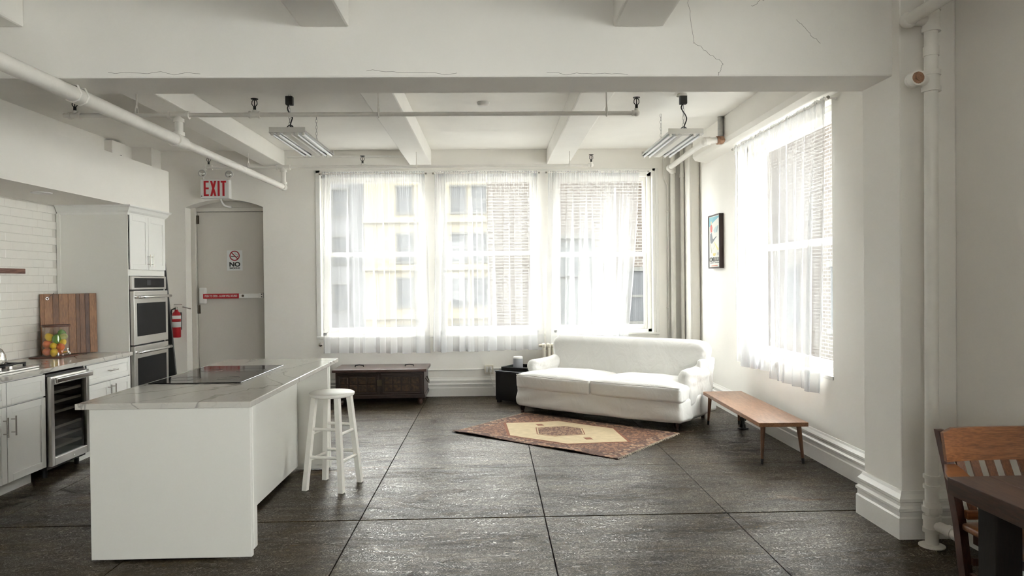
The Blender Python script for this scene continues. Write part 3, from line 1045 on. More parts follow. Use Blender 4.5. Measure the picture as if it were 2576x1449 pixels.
B().tube([(-.01, -.015, .40), (-.05, -.03, .38), (-.062, -.03, .30), (-.06, -.03, .12)], .010, 8).obj('hose', BLACK, c, smooth=True)
B().box(-.03, .03, .05, .10, .10, .34).obj('wall_bracket', BLACK, c)

# ================================================================== ISLAND
IX0, IX1, IY0, IY1 = -2.41, -1.405, 4.15, 6.50
c = thing('kitchen_island', 'white kitchen island with grey veined stone top', 'kitchen island', (-1.9, 5.3, 0))
B().box(IX0, IX1, IY0, IY1, .885, .92, .005, 2).obj('stone_top', QUARTZ, c, world=True)
B().box(IX0 + .075, IX1 - .01, IY0 + .012, IY0 + .045, .012, .885, .002, 1).obj('end_panel', PANEL, c, world=True)
B().box(IX1 - .075, IX1 - .006, IY0 + .045, IY0 + .105, .045, .885, .003, 1).obj('corner_post', PANEL, c, world=True)
B().box(IX0 + .10, -1.70, IY0 + .045, 6.15, .04, .885).obj('cabinet_body', PANEL, c, world=True)
B().box(-1.70, -1.68, IY0 + .10, 6.13, .035, .885, .001, 1).obj('side_panel', PANEL, c, world=True)
B().box(-1.70, -1.42, 6.13, 6.165, .010, .885, .002, 1).obj('support_panel', PANEL, c, world=True)
B().box(-1.47, -1.415, 6.165, 6.21, .01, .885, .003, 1).obj('corner_post', PANEL, c, world=True)
B().box(IX0 + .16, -1.76, IY0 + .09, 6.10, 0, .04).obj('plinth', BLACK, c, world=True)
c = thing('induction_cooktop', 'flat black glass cooktop set in the island top', 'cooktop', (-2.05, 5.43, .92))
B().box(-2.365, -1.735, 4.93, 5.94, .9205, .927, .002, 1).obj('glass_plate', HOBGLASS, c, world=True)
RINGM = mat('printed_ring', (.10, .10, .105), .2)
for xx, yy, r in ((-2.2, 5.15, .10), (-1.9, 5.15, .08), (-2.2, 5.62, .08), (-1.9, 5.62, .11)):
    B().tube([(xx + r * math.cos(2 * PI * k / 32), yy + r * math.sin(2 * PI * k / 32), .9272) for k in range(32)], .0008, 4, True).obj('zone_ring', RINGM, c, world=True)

# ================================================================== STOOL
c = thing('bar_stool', 'white painted round wooden bar stool beside the island', 'stool', (-1.272, 5.632, 0), math.radians(-16))
HS = .745
B().lathe([(0, HS - .034), (.155, HS - .034), (.170, HS - .028), (.176, HS - .016), (.174, HS - .006), (.164, HS), (0, HS - .003)], seg=40).obj('seat', STOOL, c, smooth='auto')
feet, tops = {}, {}
for sx in (-1, 1):
    for sy in (-1, 1):
        f, t = Vector((sx * .155, sy * .155, 0)), Vector((sx * .098, sy * .098, HS - .033))
        feet[sx, sy], tops[sx, sy] = f, t
        B().frustum(f, t, .0195, .0195).obj('leg', STOOL, c)


def legpt(k, h):
    return feet[k].lerp(tops[k], h / (HS - .033))


for h, pairs in ((.47, (((-1, -1), (1, -1)), ((-1, 1), (1, 1)))), (.43, (((-1, -1), (-1, 1)), ((1, -1), (1, 1)))),
                 (.255, (((-1, -1), (1, -1)), ((-1, 1), (1, 1)))), (.225, (((-1, -1), (-1, 1)), ((1, -1), (1, 1))))):
    for a, bb_ in pairs:
        B().cyl(legpt(a, h), legpt(bb_, h), .0125, seg=12).obj('rung', STOOL, c, smooth='auto')

# ================================================================== CHEST
c = thing('wooden_chest', 'long dark carved wooden chest under the back windows', 'chest', (-1.49, 9.60, 0))
CX0, CX1, CY0, CY1 = -2.06, -0.905, 9.33, 9.90
B().box(CX0, CX1, CY0, CY1, .115, .43, .004, 1).obj('body', CHESTWOOD, c, world=True)
B().box(CX0 - .04, CX1 + .035, CY0 - .03, CY1 + .02, .432, .468, .006, 2).obj('lid', CHESTTOP, c, world=True)
B().box(CX0 - .012, CX1 + .012, CY0 - .012, CY1, .085, .13, .006, 2).obj('base_moulding', CHESTWOOD, c, world=True)
for k in range(2):
    x0 = CX0 + .02 + k * .57
    fr = B().box(x0, x0 + .545, CY0 - .012, CY0, .385, .415, .003, 1).box(x0, x0 + .03, CY0 - .012, CY0, .14, .385, .003, 1).box(x0 + .515, x0 + .545, CY0 - .012, CY0, .14, .385, .003, 1).box(x0, x0 + .545, CY0 - .012, CY0, .14, .16, .003, 1)
    fr.obj('front_frame', CHESTWOOD, c, world=True)
    for i in range(4):
        for j in range(2):
            B().box(x0 + .045 + i * .117, x0 + .045 + i * .117 + .10, CY0 - .007, CY0, .175 + j * .10, .262 + j * .10, .004, 1).obj('carved_panel', CHESTPAINT, c, world=True)
B().box(-1.52, -1.455, CY0 - .018, CY0 - .004, .25, .33, .004, 1).obj('lock_plate', BRASS, c, world=True)
for xx in (-1.80, -1.13):
    B().tube([(xx - .055, 9.62, .468), (xx - .055, 9.62, .488), (xx, 9.62, .496), (xx + .055, 9.62, .488), (xx + .055, 9.62, .468)], .007, 8).obj('lid_handle', BLACK, c, world=True, smooth=True)
B().tube([(CX1 + .002, 9.52, .32), (CX1 + .03, 9.54, .27), (CX1 + .04, 9.61, .25), (CX1 + .03, 9.68, .27), (CX1 + .002, 9.70, .32)], .008, 8).obj('side_handle', BRASS, c, world=True, smooth=True)
for xx in (CX0 + .06, CX1 - .06):
    for yy in (CY0 + .06, CY1 - .06):
        B().lathe([(0, 0), (.022, 0), (.034, .022), (.036, .040), (.026, .060), (.030, .070), (.034, .086), (0, .086)], (xx, yy, 0)).obj('bun_foot', DARKLEG, c, world=True, smooth='auto')

# ================================================================== SIDE CUBE, TRAY, SPEAKER
SROT = math.radians(-37.5)
c = thing('side_cube', 'black storage cube table beside the sofa', 'side table', (.345, 9.43, 0), SROT)
B().box(-.225, .225, -.225, .225, .035, .405, .008, 2).obj('body', BLACKFELT, c)
B().box(-.23, .23, -.23, .23, .405, .422, .006, 2).obj('top', BLACKFELT, c)
for sx in (-1, 1):
    for sy in (-1, 1):
        B().box(sx * .19 - .025, sx * .19 + .025, sy * .19 - .025, sy * .19 + .025, 0, .035, .003, 1).obj('foot', BLACK, c)
c = thing('serving_tray', 'black tray with raised rim on the storage cube', 'tray', (.385, 9.45, .4225), SROT + .05)
b = B().box(-.19, .19, -.19, .19, 0, .008)
b.obj('base', BLACK, c)
for a0, a1, b0, b1 in ((-.20, .20, -.20, -.188), (-.20, .20, .188, .20), (-.20, -.188, -.188, .188), (.188, .20, -.188, .188)):
    B().box(a0, a1, b0, b1, 0, .05, .003, 1).obj('rim', BLACK, c)
c = thing('smart_speaker', 'white and grey cylindrical speaker on the black tray', 'speaker', (.335, 9.46, .4305))
B().lathe([(0, 0), (.058, 0), (.064, .008), (.064, .140), (0, .140)], seg=32).obj('grille', FABGREY, c, smooth='auto')
B().lathe([(0, .140), (.064, .140), (.064, .158), (.058, .165), (0, .166)], seg=32).obj('top_cap', PLASTIC, c, smooth='auto')

# ================================================================== OUTLET WITH RACEWAY, RADIATOR
c = thing('wall_outlet', 'surface outlet box with white raceway above the baseboard', 'outlet', (-.06, YB, .33))
B().box(-.12, .005, YB - .045, YB, .31, .43, .004, 2).obj('box', IVORY, c, world=True)
for xx in (-.085, -.033):
    B().box(xx - .016, xx + .016, YB - .049, YB - .044, .33, .41, .003, 1).obj('socket_plate', PLASTIC, c, world=True)
pl = B().box(-.045, -.02, YB - .075, YB - .049, .365, .392, .004, 1).obj('plug', PLASTIC, c, world=True)
B().tube([(-.033, YB - .07, .365), (-.035, YB - .075, .32), (-.03, YB - .06, .25), (.02, YB - .05, .05)], .003, 6).obj('cord', PLASTIC, pl, world=True, smooth=True)
B().box(-2.2, -.12, YB - .018, YB, .362, .378, .003, 1).box(.005, .55, YB - .018, YB, .372, .388, .003, 1).obj('raceway', TRIM, c, world=True)
c = thing('radiator', 'old cream cast-iron radiator behind the sofa', 'radiator', (.98, 9.72, 0))
for k in range(10):
    x0 = .70 + k * .062
    b = B()
    for yy in (9.66, 9.78):
        b.cyl((x0, yy, .12), (x0, yy, .70), .021, seg=12)
    b.soft((x0, 9.72, .715), (.05, .19, .06), .022, 4).soft((x0, 9.72, .11), (.05, .19, .06), .022, 4)
    if k in (0, 9):
        b.box(x0 - .015, x0 + .015, 9.63, 9.66, 0, .12).box(x0 - .015, x0 + .015, 9.78, 9.81, 0, .12)
    b.obj('section', IVORY, c, world=True, smooth='auto')
B().cyl((.63, 9.72, .715), (.70, 9.72, .715), .018, .022, seg=10).obj('end_plug', IVORY, c, world=True)

# ================================================================== SOFA
def wr(p, s, a, seed=0):
    return a * noise.noise(Vector((p.x * s[0] + seed, p.y * s[1] + seed * 1.7, p.z * s[2] - seed)))


c = thing('sofa', 'white slipcovered two-seat sofa set diagonally in the corner', 'sofa', (1.148, 8.067, 0), SROT)
HW = 1.0


def f_base(p, q):
    z = p.z + .125
    k = max(0, 1 - z / .25)
    p = p.copy()
    p.y += (q.y < -.5) * (-.025 * k * (1 - .6 * q.x ** 2)) + wr(p, (3, 2, 6), .010 + .012 * k, 3)
    p.x += (1 if q.x > 0 else -1) * (abs(q.x) > .6) * .02 * k + wr(p, (3, 3, 5), .010, 9)
    if q.z < -.6:
        p.z += -.012 * (q.y < 0) * (1 - q.x ** 2) + .008 * noise.noise(p * 1.7)
    if q.y < -.7:
        a_ = p.z * 5.5 + .9 * abs(p.x + .15)
        p.y += .010 * math.sin(7 * a_ + 2.2 * noise.noise(Vector((p.x * 1.1, 0, p.z * 3)))) * (.35 + .65 * abs(noise.noise(Vector((p.x * 1.4, 3, p.z)))) * 2)
    if q.x > .7:
        p.x += .014 * math.sin(16 * p.y + 3 * noise.noise(p * 3))
    return p


SXL, SXR = -1.03, 1.09
SCX, SW_ = (SXL + SXR) / 2, SXR - SXL
B().soft((SCX, .40, .215), (SW_, .97, .25), .045, 48, f_base).obj('skirted_base', SLIP, c, smooth=True)


def cushion(x0, x1, seed):
    cx, wd = (x0 + x1) / 2, x1 - x0

    def fn(p, q):
        p = p.copy()
        puff = max(0, (1 - q.x ** 4)) * max(0, (1 - q.y ** 4))
        if q.z > 0:
            p.z += .050 * puff + wr(p, (7, 7, 2), .014 * puff, seed)
        p.z += wr(p, (2, 2, 1), .014, seed + 5)
        p.y += wr(p, (9, 2, 6), .010, seed + 2)
        p.y += (q.y < -.5) * -.022 * (1 - q.x ** 2) * (1 - .5 * q.z ** 2)
        p.x += wr(p, (2, 5, 5), .010, seed + 8)
        return p
    o = B().soft((cx, .275, .383), (wd, .76, .165), .036, 40, fn).obj('seat_cushion', SLIP, c, smooth=True)
    pts = []
    for k in range(49):
        t = -1 + 2 * k / 48
        base = Vector((t * (wd / 2 - .012), -.38 + .012 * abs(t) ** 10, .074))
        q = Vector((t * .98, -.99, .93))
        pts.append(fn(base, q) + Vector((cx, .275, .387)))
    B().tube(pts, .0055, 6).obj('piping', SLIP, o, smooth=True)


cushion(SXL + .005, -.01, 11)
cushion(-.005, SXR - .005, 29)


def f_back(p, q):
    p = p.copy()
    zz = p.z + .33
    sh = max(0, abs(p.x) - (SW_ / 2 - .22)) / .22
    if p.z > 0:
        p.z -= .050 * sh ** 2
    p.y += .13 * (zz - .3)
    p.y += wr(p, (2.5, 2, 2.5), .020, 4)
    if q.y < 0:
        p.y += (.006 + .016 * sh) * math.sin(11 * p.x * (1 if p.x > 0 else -1) + 9 * zz + 3 * noise.noise(p * 2.5)) * (.2 + .8 * min(1, sh + .25 * max(0, q.z)))
    p.y += (q.y < -.5) * -.018 * (1 - q.x ** 2) * (1 - q.z ** 2)
    p.x += wr(p, (2, 3, 7), .016, 6)
    return p


B().soft((SCX - .005, .755, .57), (SW_ - .03, .22, .66), .085, 44, f_back).obj('backrest', SLIP, c, smooth=True)
for s, ax_ in ((-1, SXL + .075), (1, SXR - .065)):
    def f_arm(p, q, s=s):
        p = p.copy()
        if p.z > .08:
            p.x *= 1.14
        p.z += .05 * max(0, q.y) ** 2 * (q.z > 0)
        p.x += wr(p, (3, 5, 7), .022, 3 + s)
        p.y += wr(p, (4, 3, 6), .016, 13 + s)
        if q.y < -.3 and q.z > 0:
            p.x += .006 * math.sin(60 * p.z + 8 * p.y)
        return p
    B().soft((ax_, .46, .42), (.14, .68, .41), .062, 26, f_arm).obj('arm', SLIP, c, smooth=True)


def f_side(p, q):
    p = p.copy()
    p.x += .016 * math.sin(24 * p.y + 5 * p.z) + wr(p, (2, 9, 3), .03, 21)
    p.y += .10 * p.z
    return p


B().soft((SXR - .03, .68, .40), (.06, .40, .60), .029, 26, f_side).obj('side_drape', SLIP, c, smooth=True)
for s in (-1, 1):
    B().lathe([(0, 0), (.018, 0), (.022, .012), (.018, .022), (.026, .040), (.032, .062), (.028, .078), (.034, .09), (.034, .12), (0, .12)], (s * (HW - .005), .0, 0)).obj('leg', DARKLEG, c, smooth='auto')
    B().frustum((s * (HW - .02), .81, 0), (s * (HW - .02), .77, .14), .018, .026).obj('leg', DARKLEG, c)

# ================================================================== RUG
def rug_mat(name, base, alt, dark, scale):
    m = bpy.data.materials.new(name)
    nt, p, out = nodes_of(m)
    v = coords(nt, 'object')
    vo = nt.nodes.new('ShaderNodeTexVoronoi')
    vo.inputs['Scale'].default_value = scale
    vo.distance = 'MANHATTAN'
    nt.links.new(v, vo.inputs['Vector'])
    c = ramp(nt, vo.outputs['Distance'], [(0.10, dark), (0.26, base), (0.55, alt), (0.75, dark)])
    c = mixc(nt, 0.45, c, ramp(nt, noise_tex(nt, v, 45, 4, .7), [(0.35, dark), (0.6, base), (.75, alt)]))
    nt.links.new(c, p.inputs['Base Color'])
    p.inputs['Roughness'].default_value = 0.95
    add_bump(nt, p, noise_tex(nt, v, 260, 2), 0.4, 0.004)
    return m


RUGF = rug_mat('rug_rust', (.29, .135, .078), (.38, .21, .13), (.075, .042, .032), 26)
RUGB = rug_mat('rug_border', (.30, .13, .075), (.50, .36, .24), (.045, .035, .032), 12)
RUGC = mat('rug_cream', (.55, .44, .28), .95, bump=.4, bscale=260, var=.12, vscale=14)
RUGM = rug_mat('rug_medallion', (.28, .13, .075), (.52, .38, .24), (.075, .04, .03), 30)
RUGL = mat('rug_line', (.22, .085, .045), .95, bump=.4, bscale=260)
FRINGE = mat('rug_fringe', (.66, .58, .46), .95)
c = thing('area_rug', 'rust and cream patterned rug in front of the sofa', 'rug', (-.432, 7.561, 0), math.radians(-39.6))
RL, RWD = 1.985, 1.30


def rug_z(x, y):
    return .010 + .004 * noise.noise(Vector((x * 3, y * 3, 1.3))) + .012 * max(0, 1 - y / .08) * (0.5 + .5 * math.sin(5 * x)) * (x < 1.6)


def rug_piece(name, poly, m, lift, th=.004, parent=None):
    t = bmesh.new()
    f = t.faces.new([t.verts.new((x, y, 0)) for x, y in poly])
    bmesh.ops.triangulate(t, faces=[f])
    bmesh.ops.subdivide_edges(t, edges=list(t.edges), cuts=7, use_grid_fill=True)
    bmesh.ops.triangulate(t, faces=list(t.faces))
    r = bmesh.ops.extrude_face_region(t, geom=list(t.faces))
    tv = {v for v in r['geom'] if isinstance(v, bmesh.types.BMVert)}
    for v in t.verts:
        v.co.z = rug_z(v.co.x, v.co.y) + lift - (0 if v in tv else th)
    bmesh.ops.recalc_face_normals(t, faces=t.faces)
    b = B()
    b._merge(t)
    return b.obj(name, m, parent or c)


def inset(poly, d):
    cx = sum(p[0] for p in poly) / len(poly)
    cy = sum(p[1] for p in poly) / len(poly)
    return [(x + (cx - x) * d, y + (cy - y) * d) for x, y in poly]


rug_piece('border', [(0, 0), (RL, .0), (RL - .015, RWD), (-.02, RWD)], RUGB, 0, .006)
rug_piece('rust_field', [(.13, .12), (RL - .14, .12), (RL - .15, RWD - .12), (.12, RWD - .12)], RUGF, .0012)
cream = [(.20, .655), (.61, 1.085), (1.32, 1.085), (1.74, .64), (1.32, .205), (.62, .195)]
rug_piece('field_outline', inset(cream, -.05), RUGL, .0022)
rug_piece('cream_field', cream, RUGC, .0032)
med = [(.64, .65), (.83, .88), (1.03, .89), (1.21, .66), (1.03, .42), (.83, .41)]
rug_piece('medallion_outline', inset(med, -.10), RUGL, .0042)
rug_piece('medallion_rim', inset(med, -.05), RUGC, .0050)
rug_piece('medallion', med, RUGM, .0058)
for x0, y0 in ((.50, .80), (1.30, .52)):
    rug_piece('small_motif', [(x0, y0), (x0 + .07, y0 - .05), (x0 + .12, y0), (x0 + .05, y0 + .05)], RUGL, .0042)
b1, b2 = B(), B()
for k in range(90):
    y = RWD * (k + .5) / 90
    for bb_, xx, s in ((b1, RL - .012 * y, 1), (b2, -.015 * y, -1)):
        ln = random.uniform(.012, .03)
        zz = rug_z(max(0, min(RL, xx)), y)
        bb_.tube([(xx, y, zz), (xx + s * ln * .6, y + random.uniform(-.006, .006), zz * .7), (xx + s * ln, y + random.uniform(-.010, .010), .002)], .0022, 4)
for bb_ in (b1, b2):
    o = bb_.obj('fringe', FRINGE, c)
    o['kind'] = 'stuff'

# ================================================================== BENCH
c = thing('low_bench', 'low walnut bench with tapered splayed legs along the right wall', 'bench', (2.505, 6.88, 0))
t = Matrix.Rotation(math.radians(-1.2), 4, 'Z')
B().box(-.212, .212, -.87, .87, .325, .362, .004, 2, t).obj('top', BENCHWOOD, c)
for sx in (-1, 1):
    for sy in (-1, 1):
        p1 = t @ Vector((sx * .155, sy * .80, .326))
        p0 = t @ Vector((sx * .155 + sx * .025 if sy < 0 else sx * .17, sy * .835, .0))
        l = B().cyl(p0, p1, .0105, .022, seg=16).obj('leg', BENCHLEG, c, smooth='auto')
        B().cyl(p0, p0.lerp(p1, .14), .0112, .0128, seg=16).obj('ferrule', BLACK, l, smooth='auto')
c = thing('floor_pipe_stub', 'short black capped pipe stub on the floor behind the bench', 'pipe stub', (2.66, 7.50, 0))
B().lathe([(0, 0), (.055, 0), (.055, .008), (.03, .014), (.026, .05), (0, .05)]).obj('flange', BLACKIRON, c, smooth='auto')
B().cyl((0, 0, .04), (0, 0, .12), .02, seg=14).cyl((0, 0, .085), (0, 0, .125), .034, seg=6).obj('cap', BLACKIRON, c)

# ================================================================== POSTER
c = thing('framed_poster', 'framed ski travel poster on the right wall', 'poster', (XR, 8.88, 1.735))
PYN, PYF, PZ0, PZ1, PXF = 8.655, 9.10, 1.735, 2.41, 2.795
FRM = mat('poster_frame_dark', (.030, .014, .011), .4)
b = B().box(PXF, XR, PYN, PYN + .016, PZ0, PZ1).box(PXF, XR, PYF - .016, PYF, PZ0, PZ1).box(PXF, XR, PYN + .016, PYF - .016, PZ0, PZ0 + .016).box(PXF, XR, PYN + .016, PYF - .016, PZ1 - .016, PZ1)
b.obj('frame', FRM, c, world=True)


def ink(name, poly, col, layer, rough=.5):
    """flat print: poly in (u right 0..1, v up 0..1) of the sheet"""
    y0, y1, z0, z1 = PYF - .016, PYN + .016, PZ0 + .016, PZ1 - .016
    pts = [(y0 + (y1 - y0) * u, z0 + (z1 - z0) * v) for u, v in poly]
    return B().prism(pts, 'X', PXF + .008 - .0004 * layer, PXF + .012).obj(name, mat('ink_' + name, col, rough), c, world=True)


ink('sheet', [(0, 0), (1, 0), (1, 1), (0, 1)], (.66, .66, .60), 0)
ink('blue_sky', [(0.02, .82), (.30, .86), (.55, .90), (.98, .96), (.98, .985), (.02, .985)], (.16, .42, .50), 1)
ink('blue_sky', [(0.02, .80), (.26, .85), (.5, .985), (.02, .985)], (.18, .45, .52), 2)
ink('mountain', [(.42, .72), (.60, .78), (.80, .80), (.86, .74), (.70, .68), (.55, .66)], (.42, .55, .55), 2)
ink('mountain', [(.70, .70), (.82, .80), (.90, .80), (.78, .66)], (.30, .38, .40), 3)
ink('skier_head', [(.17, .90), (.25, .91), (.29, .87), (.24, .84), (.17, .86)], (.62, .55, .34), 3)
ink('skier_jacket', [(.13, .82), (.26, .84), (.33, .78), (.30, .70), (.18, .68), (.13, .74)], (.58, .10, .08), 4)
ink('skier_legs', [(.12, .66), (.25, .68), (.34, .56), (.42, .55), (.72, .60), (.72, .585), (.40, .50), (.30, .47), (.16, .47), (.10, .55)], (.16, .18, .20), 4)
ink('ski', [(.12, .46), (.16, .46), (.26, .28), (.22, .28)], (.48, .45, .26), 3)
ink('ski', [(.46, .50), (.52, .49), (.94, .34), (.82, .32)], (.72, .66, .25), 3)
ink('ski_track', [(.20, .30), (.24, .30), (.62, .42), (.60, .43)], (.62, .62, .55), 3)
ink('badge', [(.36, .27), (.66, .27), (.60, .225), (.50, .21), (.40, .225)], (.62, .50, .16), 3)
ink('badge', [(.80, .28), (.90, .28), (.90, .24), (.85, .215), (.80, .24)], (.35, .35, .36), 3)
ink('small_print', [(.10, .075), (.44, .075), (.44, .090), (.10, .090)], (.10, .10, .10), 3)
ink('small_print', [(.52, .075), (.94, .075), (.94, .090), (.52, .090)], (.10, .10, .10), 3)
ink('red_print', [(.22, .018), (.80, .018), (.80, .034), (.22, .034)], (.62, .22, .16), 3)
RP = root_of(c).location
text('lettering', 'COMBLOUX', .078, mat('ink_title', (.05, .05, .05), .5), c, Vector((PXF + .0062, (PYN + PYF) / 2, PZ0 + .016 + .145 * .643)) - RP, (PI / 2, 0, -PI / 2), .0004, sx=.86, bold=.0012)


# ================================================================== CURTAINS
def curtain(label, axis, t0, t1, b0, b1, ztop, zbot, plane, inward, nf, seed, group):
    nx, nz = 200, 30
    rows, grid = [], []
    for j in range(nz + 1):
        t = j / nz
        line = []
        for i in range(nx + 1):
            u = i / nx
            a = (t0 + u * (t1 - t0)) * (1 - t ** 1.3) + (b0 + u * (b1 - b0)) * t ** 1.3
            ph = 2 * PI * nf * (u + .10 * noise.noise(Vector((u * 3.3, seed, 0))) + .012 * noise.noise(Vector((u * 3, seed, t * 2))))
            loc = .25 + 2.2 * abs(noise.noise(Vector((u * nf * .8, seed * 2.1, t * .5)))) ** 1.3
            amp = (.010 + .030 * min(1, t * 2.2) + .012 * t) * loc
            d = amp * math.sin(ph) + .010 * noise.noise(Vector((u * 5, t * 3, seed)))
            d += .008 * math.sin(2 * PI * 30 * u + seed) * max(0, 1 - t * 7)
            da = 1.0 * amp * math.sin(2 * ph + .6) + .004 * noise.noise(Vector((u * 9, t * 7, seed)))
            sgn = 1 if t1 > t0 else -1
            a += sgn * da
            zz = ztop + (zbot - ztop) * t + (.015 * noise.noise(Vector((u * 6, seed, 5)))) * t
            if j == 0:
                zz += .006 * math.sin(2 * PI * 34 * u)
            line.append((a, plane + inward * (.015 + d), zz) if axis == 'X' else (plane + inward * (.015 + d), a, zz))
        grid.append(line)
    cu = thing('curtain', label, 'curtain', (((t0 + t1) / 2, plane, zbot) if axis == 'X' else (plane, (t0 + t1) / 2, zbot)), 0, group)

    def sheet(name, j0, j1, push=0.0):
        b = B()
        vs = [[b.bm.verts.new(Vector(p) + (Vector((0, inward * push, 0)) if axis == 'X' else Vector((inward * push, 0, 0)))) for p in grid[j]] for j in range(j0, j1 + 1)]
        for r0_, r1_ in zip(vs, vs[1:]):
            for i in range(nx):
                b.bm.faces.new((r0_[i], r0_[i + 1], r1_[i + 1], r1_[i]))
        return b.obj(name, SHEER, cu, world=True, smooth=True)
    sheet('voile', 0, nz)
    sheet('hem', nz - 1, nz, .002)
    sheet('rod_pocket', 0, 1, .003)
    return cu


CP = 9.90
GB = 'sheer curtains on the back windows'
curtain('sheer white curtain on the left half of the first back window', 'X', -2.33, -1.60, -2.35, -1.58, 3.135, .63, CP, -1, 4, 1.0, GB)
curtain('sheer white curtain on the right half of the first back window', 'X', -1.62, -.925, -1.60, -.885, 3.135, .62, CP, -1, 4, 2.3, GB)
curtain('sheer white curtain on the left half of the middle back window', 'X', -.785, -.075, -.845, -.055, 3.130, .63, CP, -1, 5, 3.7, GB)
curtain('sheer white curtain on the right half of the middle back window', 'X', -.060, .645, -.060, .665, 3.130, .64, CP, -1, 4, 5.2, GB)
curtain('sheer white curtain left of centre on the window behind the sofa', 'X', .80, 1.59, .74, 1.60, 3.125, .64, CP, -1, 4, 6.1, GB)
curtain('sheer white curtain pulled aside on the window behind the sofa', 'X', 1.57, 2.085, 1.57, 1.885, 3.125, .64, CP, -1, 5, 7.9, GB)
GS = 'sheer curtains on the side window'
curtain('sheer white side-window curtain nearest the poster', 'Y', 8.02, 7.00, 8.04, 7.00, 3.105, .66, 2.79, -1, 6, 8.4, GS)
curtain('sheer white side-window curtain nearest the pilaster', 'Y', 7.00, 5.83, 7.01, 5.97, 3.105, .61, 2.79, -1, 6, 9.6, GS)
for x0, x1, l in ((-2.36, -.90, 'first back window'), (-.80, .67, 'middle back window'), (.77, 2.20, 'back window behind the sofa')):
    r = thing('curtain_rod', 'thin white curtain rod above the ' + l, 'curtain rod', ((x0 + x1) / 2, CP, 3.09), 0, 'curtain rods')
    B().cyl((x0, CP - .015, 3.108), (x1, CP - .015, 3.108), .009, seg=12).obj('rod', TRIM, r, world=True, smooth='auto')
    for xx in (x0, x1):
        B().cyl((xx - .012, CP - .015, 3.108), (xx + .012, CP - .015, 3.108), .014, seg=12).obj('finial', HANDLE, r, world=True)
        B().box(xx - .006, xx + .006, CP - .015, YB, 3.095, 3.105).obj('bracket', TRIM, r, world=True)
r = thing('curtain_rod', 'thin white curtain rod above the side window', 'curtain rod', (2.79, 6.9, 3.07), 0, 'curtain rods')
B().cyl((2.775, 5.78, 3.082), (2.775, 8.08, 3.082), .009, seg=12).obj('rod', TRIM, r, world=True, smooth='auto')
for yy in (5.78, 8.08):
    B().cyl((2.775, yy - .012, 3.082), (2.775, yy + .012, 3.082), .014, seg=12).obj('finial', HANDLE, r, world=True)
    B().box(2.775, XR, yy - .006, yy + .006, 3.070, 3.080).obj('bracket', TRIM, r, world=True)


# ================================================================== HANGING FLUORESCENT LIGHTS
def chain(pts_top, pts_bot, parent, name='chain'):
    a, bq = Vector(pts_top), Vector(pts_bot)
    n_ = max(3, int((a - bq).length / .034))
    b = B()
    for k in range(n_):
        ctr = a.lerp(bq, (k + .5) / n_)
        ring = []
        for i in range(12):
            an = 2 * PI * i / 12
            u, v_ = .0095 * math.cos(an), .021 * math.sin(an)
            ring.append(ctr + (Vector((u, 0, v_)) if k % 2 == 0 else Vector((0, u, v_))))
        b.tube(ring, .0022, 5, True)
    return b.obj(name, GALV, parent, world=True)


def shop_light(label, xc, y0, y1, zt, chain_near, chain_far, box_m, plate):
    W2 = .17
    f = thing('fluorescent_light', label, 'ceiling light', (xc, (y0 + y1) / 2, zt - .07), 0, 'hanging fluorescent lights')
    B().box(xc - .055, xc + .055, y0 + .01, y1 - .01, zt - .045, zt, .004, 1).obj('housing', FIXTURE, f, world=True)
    B().box(xc - W2, xc + W2, y0, y0 + .012, zt - .050, zt, .002, 1).obj('end_plate', FIXTURE, f, world=True)
    B().box(xc - W2, xc + W2, y1 - .012, y1, zt - .050, zt, .002, 1).obj('end_plate', FIXTURE, f, world=True)
    B().prism([(xc - .05, zt - .04), (xc - .032, zt - .068), (xc + .032, zt - .068), (xc + .05, zt - .04)], 'Y', y0 + .014, y1 - .014).obj('ballast_cover', FIXTURE, f, world=True)
    for dx in (-.145, -.085, .085, .145):
        cx = xc + dx
        rf = B()
        for s in (-1, 1):
            rf.prism([(cx + s * .012, zt - .018), (cx + s * .030, zt - .052), (cx + s * .0275, zt - .053), (cx + s * .010, zt - .020)], 'Y', y0 + .012, y1 - .012)
        rf.box(cx - .012, cx + .012, y0 + .012, y1 - .012, zt - .020, zt - .018)
        rf.obj('reflector', REFLECT, f, world=True)
        tb_ = B().cyl((cx, y0 + .035, zt - .058), (cx, y1 - .035, zt - .058), .0125, seg=14).obj('tube', TUBE, f, world=True, smooth='auto')
        for yy in (y0 + .022, y1 - .022):
            B().box(cx - .012, cx + .012, yy - .010, yy + .010, zt - .075, zt - .02, .002, 1).obj('lamp_holder', FIXTURE, tb_, world=True)
    chain((chain_near[0], chain_near[1], ZC), (chain_near[0], chain_near[1], zt), f)
    chain((chain_far[0], chain_far[1], ZC), (chain_far[0], chain_far[1], zt), f)
    x, y = chain_near
    if plate:
        B().lathe([(0, 0), (.055, 0), (.045, .025), (0, .025)], (x - .01, y, ZC - .025)).obj('ceiling_plate', FIXTURE, f, world=True)
    B().box(x - .035, x + .035, y - .03, y + .03, ZC - .105, ZC - .02, .008, 2).obj('socket', box_m, f, world=True)
    B().tube(spline([(x + .005, y, ZC - .09), (x - .02, y, ZC - .14), (x + .022, y - .01, ZC - .22), (x + .028, y - .01, zt + .14), (x + .005, y, zt + .07), (x + .03, y, zt + .05), (x - .02, y, zt + .02), (x + .07, y + .02, zt + .008)]), .006, 8).obj('power_cord', CORD, f, world=True, smooth=True)
    B().tube(spline([(x - .04, y, zt + .004), (x - .03, y, zt + .05), (x + .0, y, zt + .075), (x + .03, y, zt + .06), (x + .035, y, zt + .004)]), .005, 8).obj('cord_loop', CORD, f, world=True, smooth=True)
    return f


